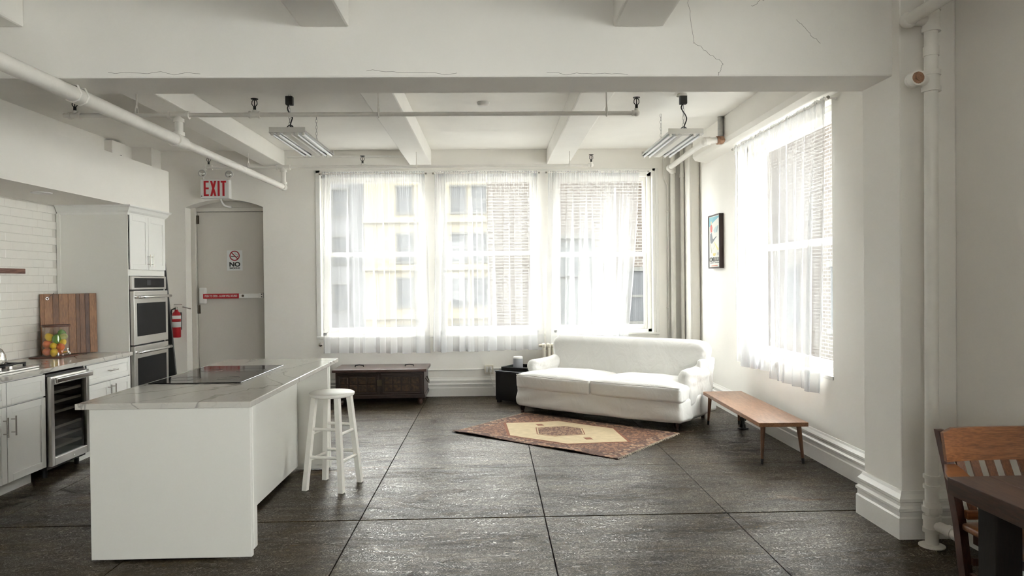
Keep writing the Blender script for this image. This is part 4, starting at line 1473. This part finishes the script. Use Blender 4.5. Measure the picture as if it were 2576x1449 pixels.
shop_light('four-tube fluorescent light hanging on chains above the island', -1.915, 6.76, 7.98, 3.075, (-1.96, 7.02), (-1.89, 7.80), BLACK, False)
shop_light('four-tube fluorescent light hanging on chains near the side window', 1.872, 6.76, 7.98, 3.045, (1.925, 7.05), (1.905, 7.90), BLACK, True)

tag(B().lathe([(0, 0), (.045, 0), (.058, .010), (.060, .028), (.066, .032), (.066, .040), (0, .040)], (-.07, 7.36, ZC - .040)).obj('smoke_detector', PLASTIC, smooth='auto'),
    'round white smoke detector on the ceiling between joists', 'smoke detector')


# ================================================================== SPRINKLER PIPES
def collar(b, p, axis, r, ln):
    p = Vector(p)
    d = {'X': Vector((1, 0, 0)), 'Y': Vector((0, 1, 0)), 'Z': Vector((0, 0, 1))}[axis]
    b.cyl(p - d * ln / 2, p + d * ln / 2, r, seg=20)


def sprinkler_head(parent, x, y, z):
    h = B()
    h.cyl((x, y, z), (x, y, z + .035), .012, seg=10)
    h.tube([(x - .006, y, z + .03), (x - .022, y, z + .05), (x - .020, y, z + .075), (x - .004, y, z + .09)], .004, 6)
    h.tube([(x + .006, y, z + .03), (x + .022, y, z + .05), (x + .020, y, z + .075), (x + .004, y, z + .09)], .004, 6)
    h.cyl((x, y, z + .03), (x, y, z + .09), .004, seg=6)
    h.lathe([(0, .09), (.030, .092), (.030, .096), (0, .098)], (x, y, z))
    return h.obj('sprinkler_head', BLACKIRON, parent, world=True)


MX, MZ = -2.59, 2.795
c = thing('sprinkler_main_pipe', 'thick white painted pipe running overhead from the left edge', 'pipe', (MX, 6.0, MZ))
B().cyl((MX, YF + .05, MZ), (MX, 6.0, MZ), .048, seg=24).obj('wide_pipe', PIPE, c, world=True, smooth='auto')
B().cyl((MX, 6.0, MZ), (MX, 8.96, MZ + .012), .036, seg=24).obj('narrow_pipe', PIPE, c, world=True, smooth='auto')
b = B()
collar(b, (MX, 5.93, MZ), 'Y', .060, .05)
collar(b, (MX, 6.07, MZ), 'Y', .052, .04)
b.cyl((MX, 5.93, MZ), (MX, 6.07, MZ), .053, seg=20)
collar(b, (MX, 6.0, MZ + .06), 'Z', .045, .03)
b.obj('tee_fitting', PIPE, c, world=True, smooth='auto')
B().cyl((MX, 6.0, MZ + .03), (MX, 6.0, 3.0), .033, seg=20).obj('riser', PIPE, c, world=True, smooth='auto')
b = B().sphere((MX, 8.96, MZ + .012), .046, 16)
collar(b, (MX, 8.90, MZ + .012), 'Y', .045, .03)
collar(b, (MX, 8.96, MZ + .06), 'Z', .043, .03)
b.obj('end_elbow', PIPE, c, world=True, smooth='auto')
B().cyl((MX, 8.96, MZ + .03), (MX, 8.96, 3.05), .030, seg=20).obj('riser', PIPE, c, world=True, smooth='auto')
for yy in (4.50, 4.58):
    h = B()
    h.tube([(MX, yy, BZ), (MX + .03, yy, BZ - .004), (MX + .054, yy, MZ), (MX + .038, yy, MZ - .036), (MX, yy, MZ - .053), (MX - .038, yy, MZ - .036), (MX - .054, yy, MZ), (MX - .03, yy, BZ - .004)], .007, 8)
    h.obj('pipe_hanger', PIPE, c, world=True, smooth=True)


def branch(label, y, z, x0, x1, heads, hangers, teex, beam_z, capx):
    c_ = thing('sprinkler_branch_pipe', label, 'pipe', ((x0 + x1) / 2, y, z), 0, 'sprinkler branch pipes')
    B().cyl((x0, y, z), (x1, y, z), .0185, seg=18).obj('pipe', PIPE, c_, world=True, smooth='auto')
    t = B().cyl((teex - .075, y, z), (teex + .075, y, z), .027, seg=18)
    for dx in (-.075, .075):
        collar(t, (teex + dx, y, z), 'X', .034, .022)
    collar(t, (teex, y, z - .045), 'Z', .042, .03)
    t.obj('tee_fitting', PIPE, c_, world=True, smooth='auto')
    for k, hx in enumerate(heads):
        t = B()
        if abs(hx - capx) < .02:
            t.sphere((hx, y, z), .028, 14)
            collar(t, (hx - .03, y, z), 'X', .026, .018)
        else:
            t.cyl((hx - .038, y, z), (hx + .038, y, z), .024, seg=16)
            for dx in (-.038, .038):
                collar(t, (hx + dx, y, z), 'X', .030, .016)
        t.cyl((hx, y, z), (hx, y, z + .040), .018, seg=14)
        ft = t.obj('head_fitting', PIPE, c_, world=True, smooth='auto')
        sprinkler_head(ft, hx, y, z + .038)
    for hx in hangers:
        hz = beam_z
        hb_ = B().cyl((hx, y, z + .06), (hx, y, hz), .006, seg=8)
        hb_.tube([(hx, y, z + .09), (hx, y - .024, z + .04), (hx, y - .025, z), (hx, y, z - .024), (hx, y + .025, z), (hx, y + .024, z + .04)], .006, 6, True)
        hb_.obj('pipe_hanger', PIPE, c_, world=True, smooth='auto')
    return c_


branch('thin white sprinkler pipe crossing just behind the big beam', 6.0, 3.012, -3.53, 1.24, (-3.44, -1.965, 1.24), (-2.935, -.935, .985), MX, 3.236, 1.24)
branch('thin white sprinkler pipe crossing in front of the back windows', 8.96, 3.055, -3.51, 1.27, (-3.51, -1.605, 1.27), (-3.02, -.93, .996), MX, 3.236, 1.27)

# small intercom bracket on the wall over the soffit and a duct on the soffit
c = thing('wall_bracket', 'small white box with black arm on the wall above the soffit', 'bracket', (XL, 9.2, 3.0))
B().box(XL, XL + .10, 9.02, 9.35, 2.93, 3.42, .004, 1).obj('backing_box', WALL, c, world=True)
B().tube([(XL + .11, 9.20, 3.26), (XL + .11, 9.20, 3.16), (XL + .25, 9.20, 3.15)], .012, 6).obj('arm', BLACK, c, world=True)
tag(B().box(XL + .02, -4.30, 3.2, 6.30, 2.90, 3.02, .01, 2).obj('vent_duct', mat('duct_grey', (.42, .40, .36), .6)), 'grey duct lying on top of the kitchen soffit', 'duct')

# raceway on the lintel between two joists
c = thing('strut_channel', 'perforated white channel on the wall above the first window', 'channel', (-1.95, YB, 3.33))
B().box(-2.82, -1.14, YB - .03, YB, 3.345, 3.375, .003, 1).obj('channel', TRIM, c, world=True)
for k in range(9):
    B().cyl((-1.95 + k * .09, YB - .034, 3.36), (-1.95 + k * .09, YB - .029, 3.36), .009, seg=8).obj('bolt', TRIM, c, world=True)

# ================================================================== PIPES IN THE FAR RIGHT CORNER
c = thing('riser_pipe', 'thick white vertical pipe in the far right corner', 'pipe', (2.52, 9.90, 0))
B().cyl((2.545, 9.90, 0), (2.545, 9.90, ZC), .033, seg=20).obj('pipe', PIPE, c, world=True, smooth='auto')
b = B()
collar(b, (2.545, 9.90, 3.13), 'Z', .045, .09)
b.obj('coupling', PIPE, c, world=True, smooth='auto')
c = thing('corner_riser', 'white vertical pipe against the rounded corner post', 'pipe', (2.665, 9.84, 0))
B().cyl((2.665, 9.86, 0), (2.665, 9.86, ZC), .026, seg=18).obj('pipe', PIPE, c, world=True, smooth='auto')
b = B()
collar(b, (2.665, 9.86, 3.05), 'Z', .036, .06)
b.obj('coupling', PIPE, c, world=True, smooth='auto')
c = thing('conduit', 'slim white conduit beside the thick corner pipe', 'conduit', (2.47, 9.93, 0))
B().tube([(2.485, 9.945, 0), (2.485, 9.945, 2.60)] + spline([(2.485, 9.945, 2.80), (2.485, 9.945, 2.92), (2.445, 9.945, 3.02), (2.435, 9.945, 3.12), (2.435, 9.945, 3.3)]) + [(2.435, 9.945, ZC)], .011, 10).obj('tube', PIPE, c, world=True, smooth=True)
for zz in (.5, 1.2, 2.55):
    B().box(2.462, 2.508, 9.93, YB, zz, zz + .012).obj('clip', PIPE, c, world=True)

c = thing('sloping_pipe', 'white pipe with a rusty elbow under the ceiling by the side window', 'pipe', (2.6, 8.8, 3.1))
B().cyl((2.625, 8.05, 3.20), (2.625, 8.05, ZC - .003), .032, seg=18).obj('drop', GALV, c, world=True, smooth='auto')
B().sphere((2.625, 8.05, 3.185), .052, 16).cyl((2.625, 8.05, 3.185), (2.58, 8.05, 3.18), .048, seg=16).obj('rusty_elbow', RUST, c, world=True, smooth='auto')
b = B().cyl((2.625, 8.05, 3.185), (2.45, 8.05, 3.172), .035, seg=18)
b.obj('short_run', PIPE, c, world=True, smooth='auto')
b = B().sphere((2.445, 8.06, 3.170), .052, 16).cyl((2.50, 8.05, 3.174), (2.445, 8.05, 3.170), .048, seg=18).cyl((2.445, 8.05, 3.17), (2.445, 8.15, 3.168), .045, seg=18)
b.obj('elbow', PIPE, c, world=True, smooth='auto')
B().cyl((2.445, 8.08, 3.170), (2.455, 9.66, 3.135), .034, seg=20).obj('long_run', PIPE, c, world=True, smooth='auto')
b = B().sphere((2.455, 9.70, 3.13), .048, 16).cyl((2.455, 9.62, 3.135), (2.455, 9.72, 3.13), .046, seg=18).cyl((2.455, 9.70, 3.12), (2.545, 9.90, 3.11), .038, seg=16)
b.obj('end_elbow', PIPE, c, world=True, smooth='auto')

# ================================================================== FOREGROUND RISER
RX, RY = 2.595, 4.135
c = thing('foreground_riser', 'heavy white floor-to-ceiling riser pipe by the pilaster', 'pipe', (RX, RY, 0))
b = B().lathe([(0, 0), (.072, 0), (.072, .006), (.045, .014), (0, .014)], (RX, RY, 0), 28)
b.obj('floor_flange', PIPE, c, world=True, smooth='auto')
B().cyl((RX, RY, 0), (RX + .012, RY, ZC), .037, seg=28).obj('pipe', PIPE, c, world=True, smooth='auto')
for z0, z1, r in ((.085, .11, .050), (.155, .185, .050), (.205, .235, .056), (.235, .265, .046), (.345, .365, .047), (.405, .425, .047), (2.90, 2.955, .043)):
    B().cyl((RX + .0035 * z0, RY, z0), (RX + .0035 * z1, RY, z1), r, seg=8 if r == .056 else 28).obj('coupling', PIPE, c, world=True, smooth='auto')
b = B().cyl((RX, RY, .11), (RX, RY, .155), .046, seg=24)
b.obj('clean_out_body', PIPE, c, world=True, smooth='auto')
s_ = B().cyl((RX, RY, .135), (RX + .055, RY - .15, .115), .030, seg=20).cyl((RX + .035, RY - .095, .122), (RX + .045, RY - .122, .118), .037, seg=20).cyl((RX + .05, RY - .135, .117), (RX + .06, RY - .165, .113), .036, seg=20)
s_.obj('side_outlet', PIPE, c, world=True, smooth='auto')
t = B().cyl((RX + .01, RY, 2.70), (RX + .01, RY, 2.81), .046, seg=24)
for zz in (2.705, 2.80):
    t.cyl((RX + .01, RY, zz - .014), (RX + .01, RY, zz + .014), .052, seg=24)
t.cyl((RX, RY, 2.755), (RX - .10, RY - .02, 2.755), .030, seg=18).sphere((RX - .115, RY - .03, 2.752), .046, 18)
t.cyl((RX - .115, RY - .03, 2.752), (RX - .118, RY - .085, 2.752), .044, seg=20)
tee = t.obj('tee_fitting', PIPE, c, world=True, smooth='auto')
B().cyl((RX - .118, RY - .08, 2.752), (RX - .118, RY - .088, 2.752), .034, seg=18).cyl((RX - .118, RY - .085, 2.752), (RX - .118, RY - .096, 2.752), .020, seg=6).obj('plug', RUST, tee, world=True)
t = B().cyl((RX + .012, RY, 3.06), (RX + .012, RY, 3.17), .046, seg=24)
for zz in (3.055, 3.175):
    t.cyl((RX + .012, RY, zz - .012), (RX + .012, RY, zz + .012), .051, seg=24)
t.cyl((RX, RY, 3.115), (RX - .12, RY, 3.11), .032, seg=18).sphere((RX - .13, RY - .01, 3.11), .048, 18)
t.obj('tee_fitting', PIPE, c, world=True, smooth='auto')
B().cyl((RX - .13, RY, 3.11), (RX - .13, YF + .1, 3.14), .036, seg=20).obj('ceiling_run', PIPE, c, world=True, smooth='auto')

# ================================================================== TABLE AND CHAIR
c = thing('dining_table', 'dark brown plank table at the lower right corner', 'table', (2.37, 2.25, 0))
xs_ = [1.94, 2.12, 2.31, 2.49, 2.66, 2.80]
for a, bq in zip(xs_, xs_[1:]):
    B().box(a + .001, bq - .001, 1.45, 2.985, .668, .742, .004, 2).obj('plank', TABLEWOOD, c, world=True)
for xx in (2.0, 2.63):
    for yy in (1.55, 2.77):
        B().box(xx, xx + .11, yy, yy + .11, 0, .668, .005, 1).obj('leg', TABLEEDGE, c, world=True)
B().box(2.05, 2.69, 1.62, 1.65, .60, .668).box(2.05, 2.69, 2.80, 2.83, .60, .668).obj('rail', TABLEEDGE, c, world=True)

c = thing('slat_back_chair', 'oak slat-back armchair tucked behind the dining table', 'chair', (2.43, 3.10, 0))
for s, px_ in ((-1, 2.185), (1, 2.675)):
    post = B()
    pts = [(px_, 3.17, 0), (px_, 3.235, .25), (px_, 3.27, .44), (px_, 3.33, .64), (px_, 3.415, .85)]
    for a, bq in zip(pts, pts[1:]):
        post.frustum(a, bq, (.019, .024), (.019, .024 if bq[2] < .8 else .018))
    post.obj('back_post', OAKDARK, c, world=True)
    B().frustum((px_ + s * .0, 2.80, 0), (px_, 2.82, .42), .018, .021).obj('front_leg', OAKDARK, c, world=True)
    arp = [(px_ - s * .022, 3.335), (px_ + s * .030, 3.335), (px_ + s * .115, 3.20), (px_ + s * .165, 3.09), (px_ + s * .170, 3.04), (px_ + s * .150, 3.01),
           (px_ + s * .105, 3.00), (px_ + s * .075, 3.03), (px_ + s * .050, 3.12), (px_ + s * .005, 3.24)]
    B().prism([(min(q[0], XR - .005), q[1]) for q in arp], 'Z', .680, .702).obj('armrest', OAK, c, world=True)
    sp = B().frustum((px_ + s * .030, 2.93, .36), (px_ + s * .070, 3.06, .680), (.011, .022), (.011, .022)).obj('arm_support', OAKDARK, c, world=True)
    for zz in (.37, .43):
        B().sphere((px_ + s * .028 - .012, 2.93 - .012 + (zz - .36) * .3, zz), .009, 10).obj('bolt', HANDLE, sp, world=True, smooth=True)
# curved top rail
t = B()
segs = 10
for k in range(segs):
    def cx_(i):
        u = -1 + 2 * i / segs
        return 2.43 + .272 * u, 3.357 + .03 * (1 - u * u)
    (xa, ya), (xb, yb) = cx_(k), cx_(k + 1)
    ta = .0 if k > 0 else .02
    for_v = []
    vs = []
    for (xx, yy, zz) in ((xa, ya - .030, .715), (xb, yb - .030, .715), (xb, yb, .868), (xa, ya, .868 - ta)):
        vs.append(t.bm.verts.new((xx, yy - .010, zz)))
    for (xx, yy, zz) in ((xa, ya - .030, .715), (xb, yb - .030, .715), (xb, yb, .868), (xa, ya, .868 - ta)):
        vs.append(t.bm.verts.new((xx, yy + .012, zz)))
    for q in ((0, 1, 2, 3), (7, 6, 5, 4), (0, 4, 5, 1), (3, 2, 6, 7), (1, 5, 6, 2), (0, 3, 7, 4)):
        t.bm.faces.new([vs[i] for i in q])
bmesh.ops.remove_doubles(t.bm, verts=list(t.bm.verts), dist=.0005)
t.obj('top_rail', OAK, c, world=True)
for k in range(6):
    xx = 2.237 + k * .077
    u = (xx - 2.43) / .272
    yy = 3.335 + .03 * (1 - u * u)
    B().frustum((xx + .004, 3.255, .50), (xx, yy, .72), (.019, .006), (.019, .006)).obj('back_slat', OAKV, c, world=True)
B().box(2.20, 2.66, 3.235, 3.265, .465, .505, .004, 1).obj('lower_rail', OAK, c, world=True)
st = B().soft((2.43, 3.03, .43), (.50, .48, .034), .014, 10, lambda p, q: p + Vector((0, 0, -.012 * (1 - q.x ** 2) * (1 - q.y ** 2))))
st.obj('seat', OAK, c, world=True, smooth=True)
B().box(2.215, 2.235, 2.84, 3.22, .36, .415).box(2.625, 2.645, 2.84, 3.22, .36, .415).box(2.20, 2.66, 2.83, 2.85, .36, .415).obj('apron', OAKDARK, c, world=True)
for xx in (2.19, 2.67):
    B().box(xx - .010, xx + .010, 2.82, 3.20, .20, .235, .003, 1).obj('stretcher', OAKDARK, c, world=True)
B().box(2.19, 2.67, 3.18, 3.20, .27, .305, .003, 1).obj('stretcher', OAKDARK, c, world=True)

# ================================================================== SIGNS
c = thing('exit_sign', 'white EXIT sign with red letters and two emergency lamps over the door', 'sign', (-3.78, YB, 2.78))
EX0, EX1, EZ0, EZ1, EY = -3.985, -3.605, 2.782, 3.042, 9.87
B().box(EX0, EX1 + .008, EY, YB, EZ0, EZ1, .006, 2).obj('housing', PLASTIC, c, world=True)
B().box(EX0 + .008, EX1 - .002, EY - .006, EY, EZ0 + .008, EZ1 - .008, .002, 1).obj('face', SIGNWHITE, c, world=True)


def stroke(b, x0, x1, z0, z1):
    b.box(x0, x1, EY - .010, EY - .005, z0, z1)


LZ0, LZ1 = EZ0 + .032, EZ1 - .020
b = B()
xe = -3.935
stroke(b, xe, xe + .026, LZ0, LZ1)
for a, q in ((LZ0, LZ0 + .024), ((LZ0 + LZ1) / 2 - .012, (LZ0 + LZ1) / 2 + .012), (LZ1 - .024, LZ1)):
    stroke(b, xe + .026, xe + .068, a, q)
b.obj('letter', REDSIGN, c, world=True)
b = B()
xe, wd = -3.848, .084
b.prism([(xe, LZ0), (xe + .028, LZ0), (xe + wd, LZ1), (xe + wd - .028, LZ1)], 'Y', EY - .010, EY - .005)
b.prism([(xe, LZ1), (xe + .028, LZ1), (xe + wd, LZ0), (xe + wd - .028, LZ0)], 'Y', EY - .0105, EY - .0045)
b.obj('letter', REDSIGN, c, world=True)
b = B()
stroke(b, -3.747, -3.719, LZ0, LZ1)
b.obj('letter', REDSIGN, c, world=True)
b = B()
stroke(b, -3.704, -3.632, LZ1 - .026, LZ1)
stroke(b, -3.682, -3.654, LZ0, LZ1 - .026)
b.obj('letter', REDSIGN, c, world=True)
B().box(-3.975, -3.955, EY - .008, EY - .004, EZ0 + .028, EZ0 + .034).box(-3.968, -3.962, EY - .008, EY - .004, EZ0 + .022, EZ0 + .04).obj('test_mark', SIGNBLACK, c, world=True)
for xx, zz in ((-3.955, 3.125), (-3.590, 3.110)):
    h = B().lathe([(0, 0), (.030, .0), (.052, .03), (.058, .05), (.058, .060), (0, .060)], (xx, EY + .045, zz), 24, Matrix.Rotation(PI / 2, 4, 'X')).obj('lamp_head', PLASTIC, c, world=True, smooth='auto')
    B().lathe([(0, 0.012), (.025, .008), (.050, 0), (0, 0)], (xx, EY - .015, zz), 24, Matrix.Rotation(PI / 2, 4, 'X')).obj('lamp_lens', CHROME, h, world=True, smooth=True)
    B().cyl((xx * .97 - .115, EY + .03, EZ1 - .01), (xx, EY + .03, zz - .03), .010, seg=8).obj('lamp_neck', PLASTIC, h, world=True)
B().tube(spline([(-3.73, 9.92, EZ0), (-3.72, 9.93, 2.74), (-3.685, 9.95, 2.69), (-3.63, 10.0, 2.675)]), .014, 8).sphere((-3.63, 10.0, 2.675), .022, 10).obj('conduit_tail', PLASTIC, c, world=True, smooth=True)

c = thing('no_smoking_sign', 'NO SMOKING sign stuck on the exit door', 'sign', (-3.648, 10.20, 1.795))
SY = 10.1995
B().box(-3.757, -3.542, SY - .002, SY, 1.795, 2.082).obj('card', SIGNWHITE, c, world=True)
cx0, cz0 = -3.650, 2.005
b = B()
outer = [(cx0 + .072 * math.cos(2 * PI * k / 40), cz0 + .072 * math.sin(2 * PI * k / 40)) for k in range(40)]
for k in range(40):
    k2 = (k + 1) % 40
    o1, o2 = outer[k], outer[k2]
    i1 = (cx0 + (o1[0] - cx0) * .80, cz0 + (o1[1] - cz0) * .80)
    i2 = (cx0 + (o2[0] - cx0) * .80, cz0 + (o2[1] - cz0) * .80)
    b.prism([o1, o2, i2, i1], 'Y', SY - .004, SY - .002)
d = .048
b.prism([(cx0 - d - .005, cz0 + d - .005), (cx0 - d + .005, cz0 + d + .005), (cx0 + d + .005, cz0 - d + .005), (cx0 + d - .005, cz0 - d - .005)], 'Y', SY - .0045, SY - .002)
b.obj('prohibition_ring', mat('sign_dark_red', (.32, .01, .02), .5), c, world=True)
B().box(cx0 - .050, cx0 + .016, SY - .003, SY - .002, cz0 - .013, cz0 - .003).box(cx0 + .030, cx0 + .046, SY - .003, SY - .002, cz0 - .013, cz0 - .003).tube([(cx0 + .04, SY - .0025, cz0 + .004), (cx0 + .036, SY - .0025, cz0 + .018), (cx0 + .012, SY - .0025, cz0 + .024), (cx0 + .002, SY - .0025, cz0 + .042), (cx0 + .012, SY - .0025, cz0 + .050)], .0022, 5).obj('cigarette_symbol', SIGNBLACK, c, world=True)
RS = c.location
text('lettering', 'NO', .088, SIGNBLACK, c, Vector((cx0, SY - .003, 1.880)) - RS, (PI / 2, 0, 0), .0006, bold=.0035, sx=1.1)
text('lettering', 'SMOKING', .036, SIGNBLACK, c, Vector((cx0, SY - .003, 1.828)) - RS, (PI / 2, 0, 0), .0006, bold=.0008, sx=.92)

kn = B().lathe([(0, 0), (.012, 0), (.012, .012), (.026, .018), (.028, .028), (.02, .034), (0, .034)], (-2.395, YB, .748), 20, Matrix.Rotation(PI / 2, 4, 'X'))
tag(kn.obj('curtain_tieback', HANDLE, smooth='auto'), 'small round metal tieback on the wall below the left curtain edge', 'tieback')

# ================================================================== OUTSIDE
struct(B().box(-60, 60, -60, 90, -12.3, -12).obj('ground', ASPHALT), 'grey street far below the windows', 'street')


def facade_window(parent, x0, x1, z0, z1, y, panes=1):
    fr = B().box(x0 - .08, x1 + .08, y - .10, y, z0 - .12, z0).box(x0 - .08, x1 + .08, y - .10, y, z1, z1 + .14).box(x0 - .06, x0 + .04, y - .06, y, z0, z1).box(x1 - .04, x1 + .06, y - .06, y, z0, z1).box(x0, x1, y - .05, y, (z0 + z1) / 2 - .04, (z0 + z1) / 2 + .04)
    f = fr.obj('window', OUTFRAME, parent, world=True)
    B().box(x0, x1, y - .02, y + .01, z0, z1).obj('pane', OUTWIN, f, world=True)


c = thing('cream_building', 'cream stone building seen through the left and middle curtains', 'building', (-4.2, 47, -12))
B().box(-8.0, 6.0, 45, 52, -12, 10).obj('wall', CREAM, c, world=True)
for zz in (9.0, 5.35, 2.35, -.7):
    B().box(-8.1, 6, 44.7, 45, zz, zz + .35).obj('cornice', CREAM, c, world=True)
for z0, z1 in ((6.0, 7.6), (2.9, 4.6), (.1, 1.8), (-2.9, -1.2)):
    for x0 in (-5.95, -4.55, -2.55, -1.25):
        facade_window(c, x0, x0 + .95, z0, z1, 45)
c = thing('pale_building', 'pale grey building at the left of the window view', 'building', (-15, 50, -12))
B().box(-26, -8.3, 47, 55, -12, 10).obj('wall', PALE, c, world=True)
for z0 in (6.0, 2.9, -.2):
    for x0 in (-12.4, -10.4):
        facade_window(c, x0, x0 + 1.0, z0, z0 + 1.7, 47)
c = thing('brick_building', 'weathered brick building close outside the right back windows', 'building', (6, 26, -12))
b = B()
b.box(-.15, 9.2, 24, 30, 3.02, 6.2).box(-.15, 2.2, 24, 30, -12, 3.02).box(3.45, 9.2, 24, 30, -12, 3.02).box(2.2, 3.45, 24.3, 30, -12, 3.02)
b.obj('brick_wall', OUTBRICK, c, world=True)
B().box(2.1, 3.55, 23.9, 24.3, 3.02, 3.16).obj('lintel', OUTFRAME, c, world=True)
for z0, z1 in ((1.75, 2.9), (-.2, 1.65), (-2.5, -.3)):
    B().box(2.2, 3.45, 24.18, 24.25, z0 - .08, z0).box(2.2, 3.45, 24.18, 24.25, z1, z1 + .08).obj('window', OUTFRAME, c, world=True)
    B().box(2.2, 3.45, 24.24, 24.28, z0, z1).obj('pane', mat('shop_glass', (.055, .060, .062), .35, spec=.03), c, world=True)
for z0 in (.2, -3.0):
    facade_window(c, 4.55, 5.5, z0, z0 + 1.7, 24)
c = thing('side_brick_building', 'brick building facing the side window', 'building', (11, 12, -12))
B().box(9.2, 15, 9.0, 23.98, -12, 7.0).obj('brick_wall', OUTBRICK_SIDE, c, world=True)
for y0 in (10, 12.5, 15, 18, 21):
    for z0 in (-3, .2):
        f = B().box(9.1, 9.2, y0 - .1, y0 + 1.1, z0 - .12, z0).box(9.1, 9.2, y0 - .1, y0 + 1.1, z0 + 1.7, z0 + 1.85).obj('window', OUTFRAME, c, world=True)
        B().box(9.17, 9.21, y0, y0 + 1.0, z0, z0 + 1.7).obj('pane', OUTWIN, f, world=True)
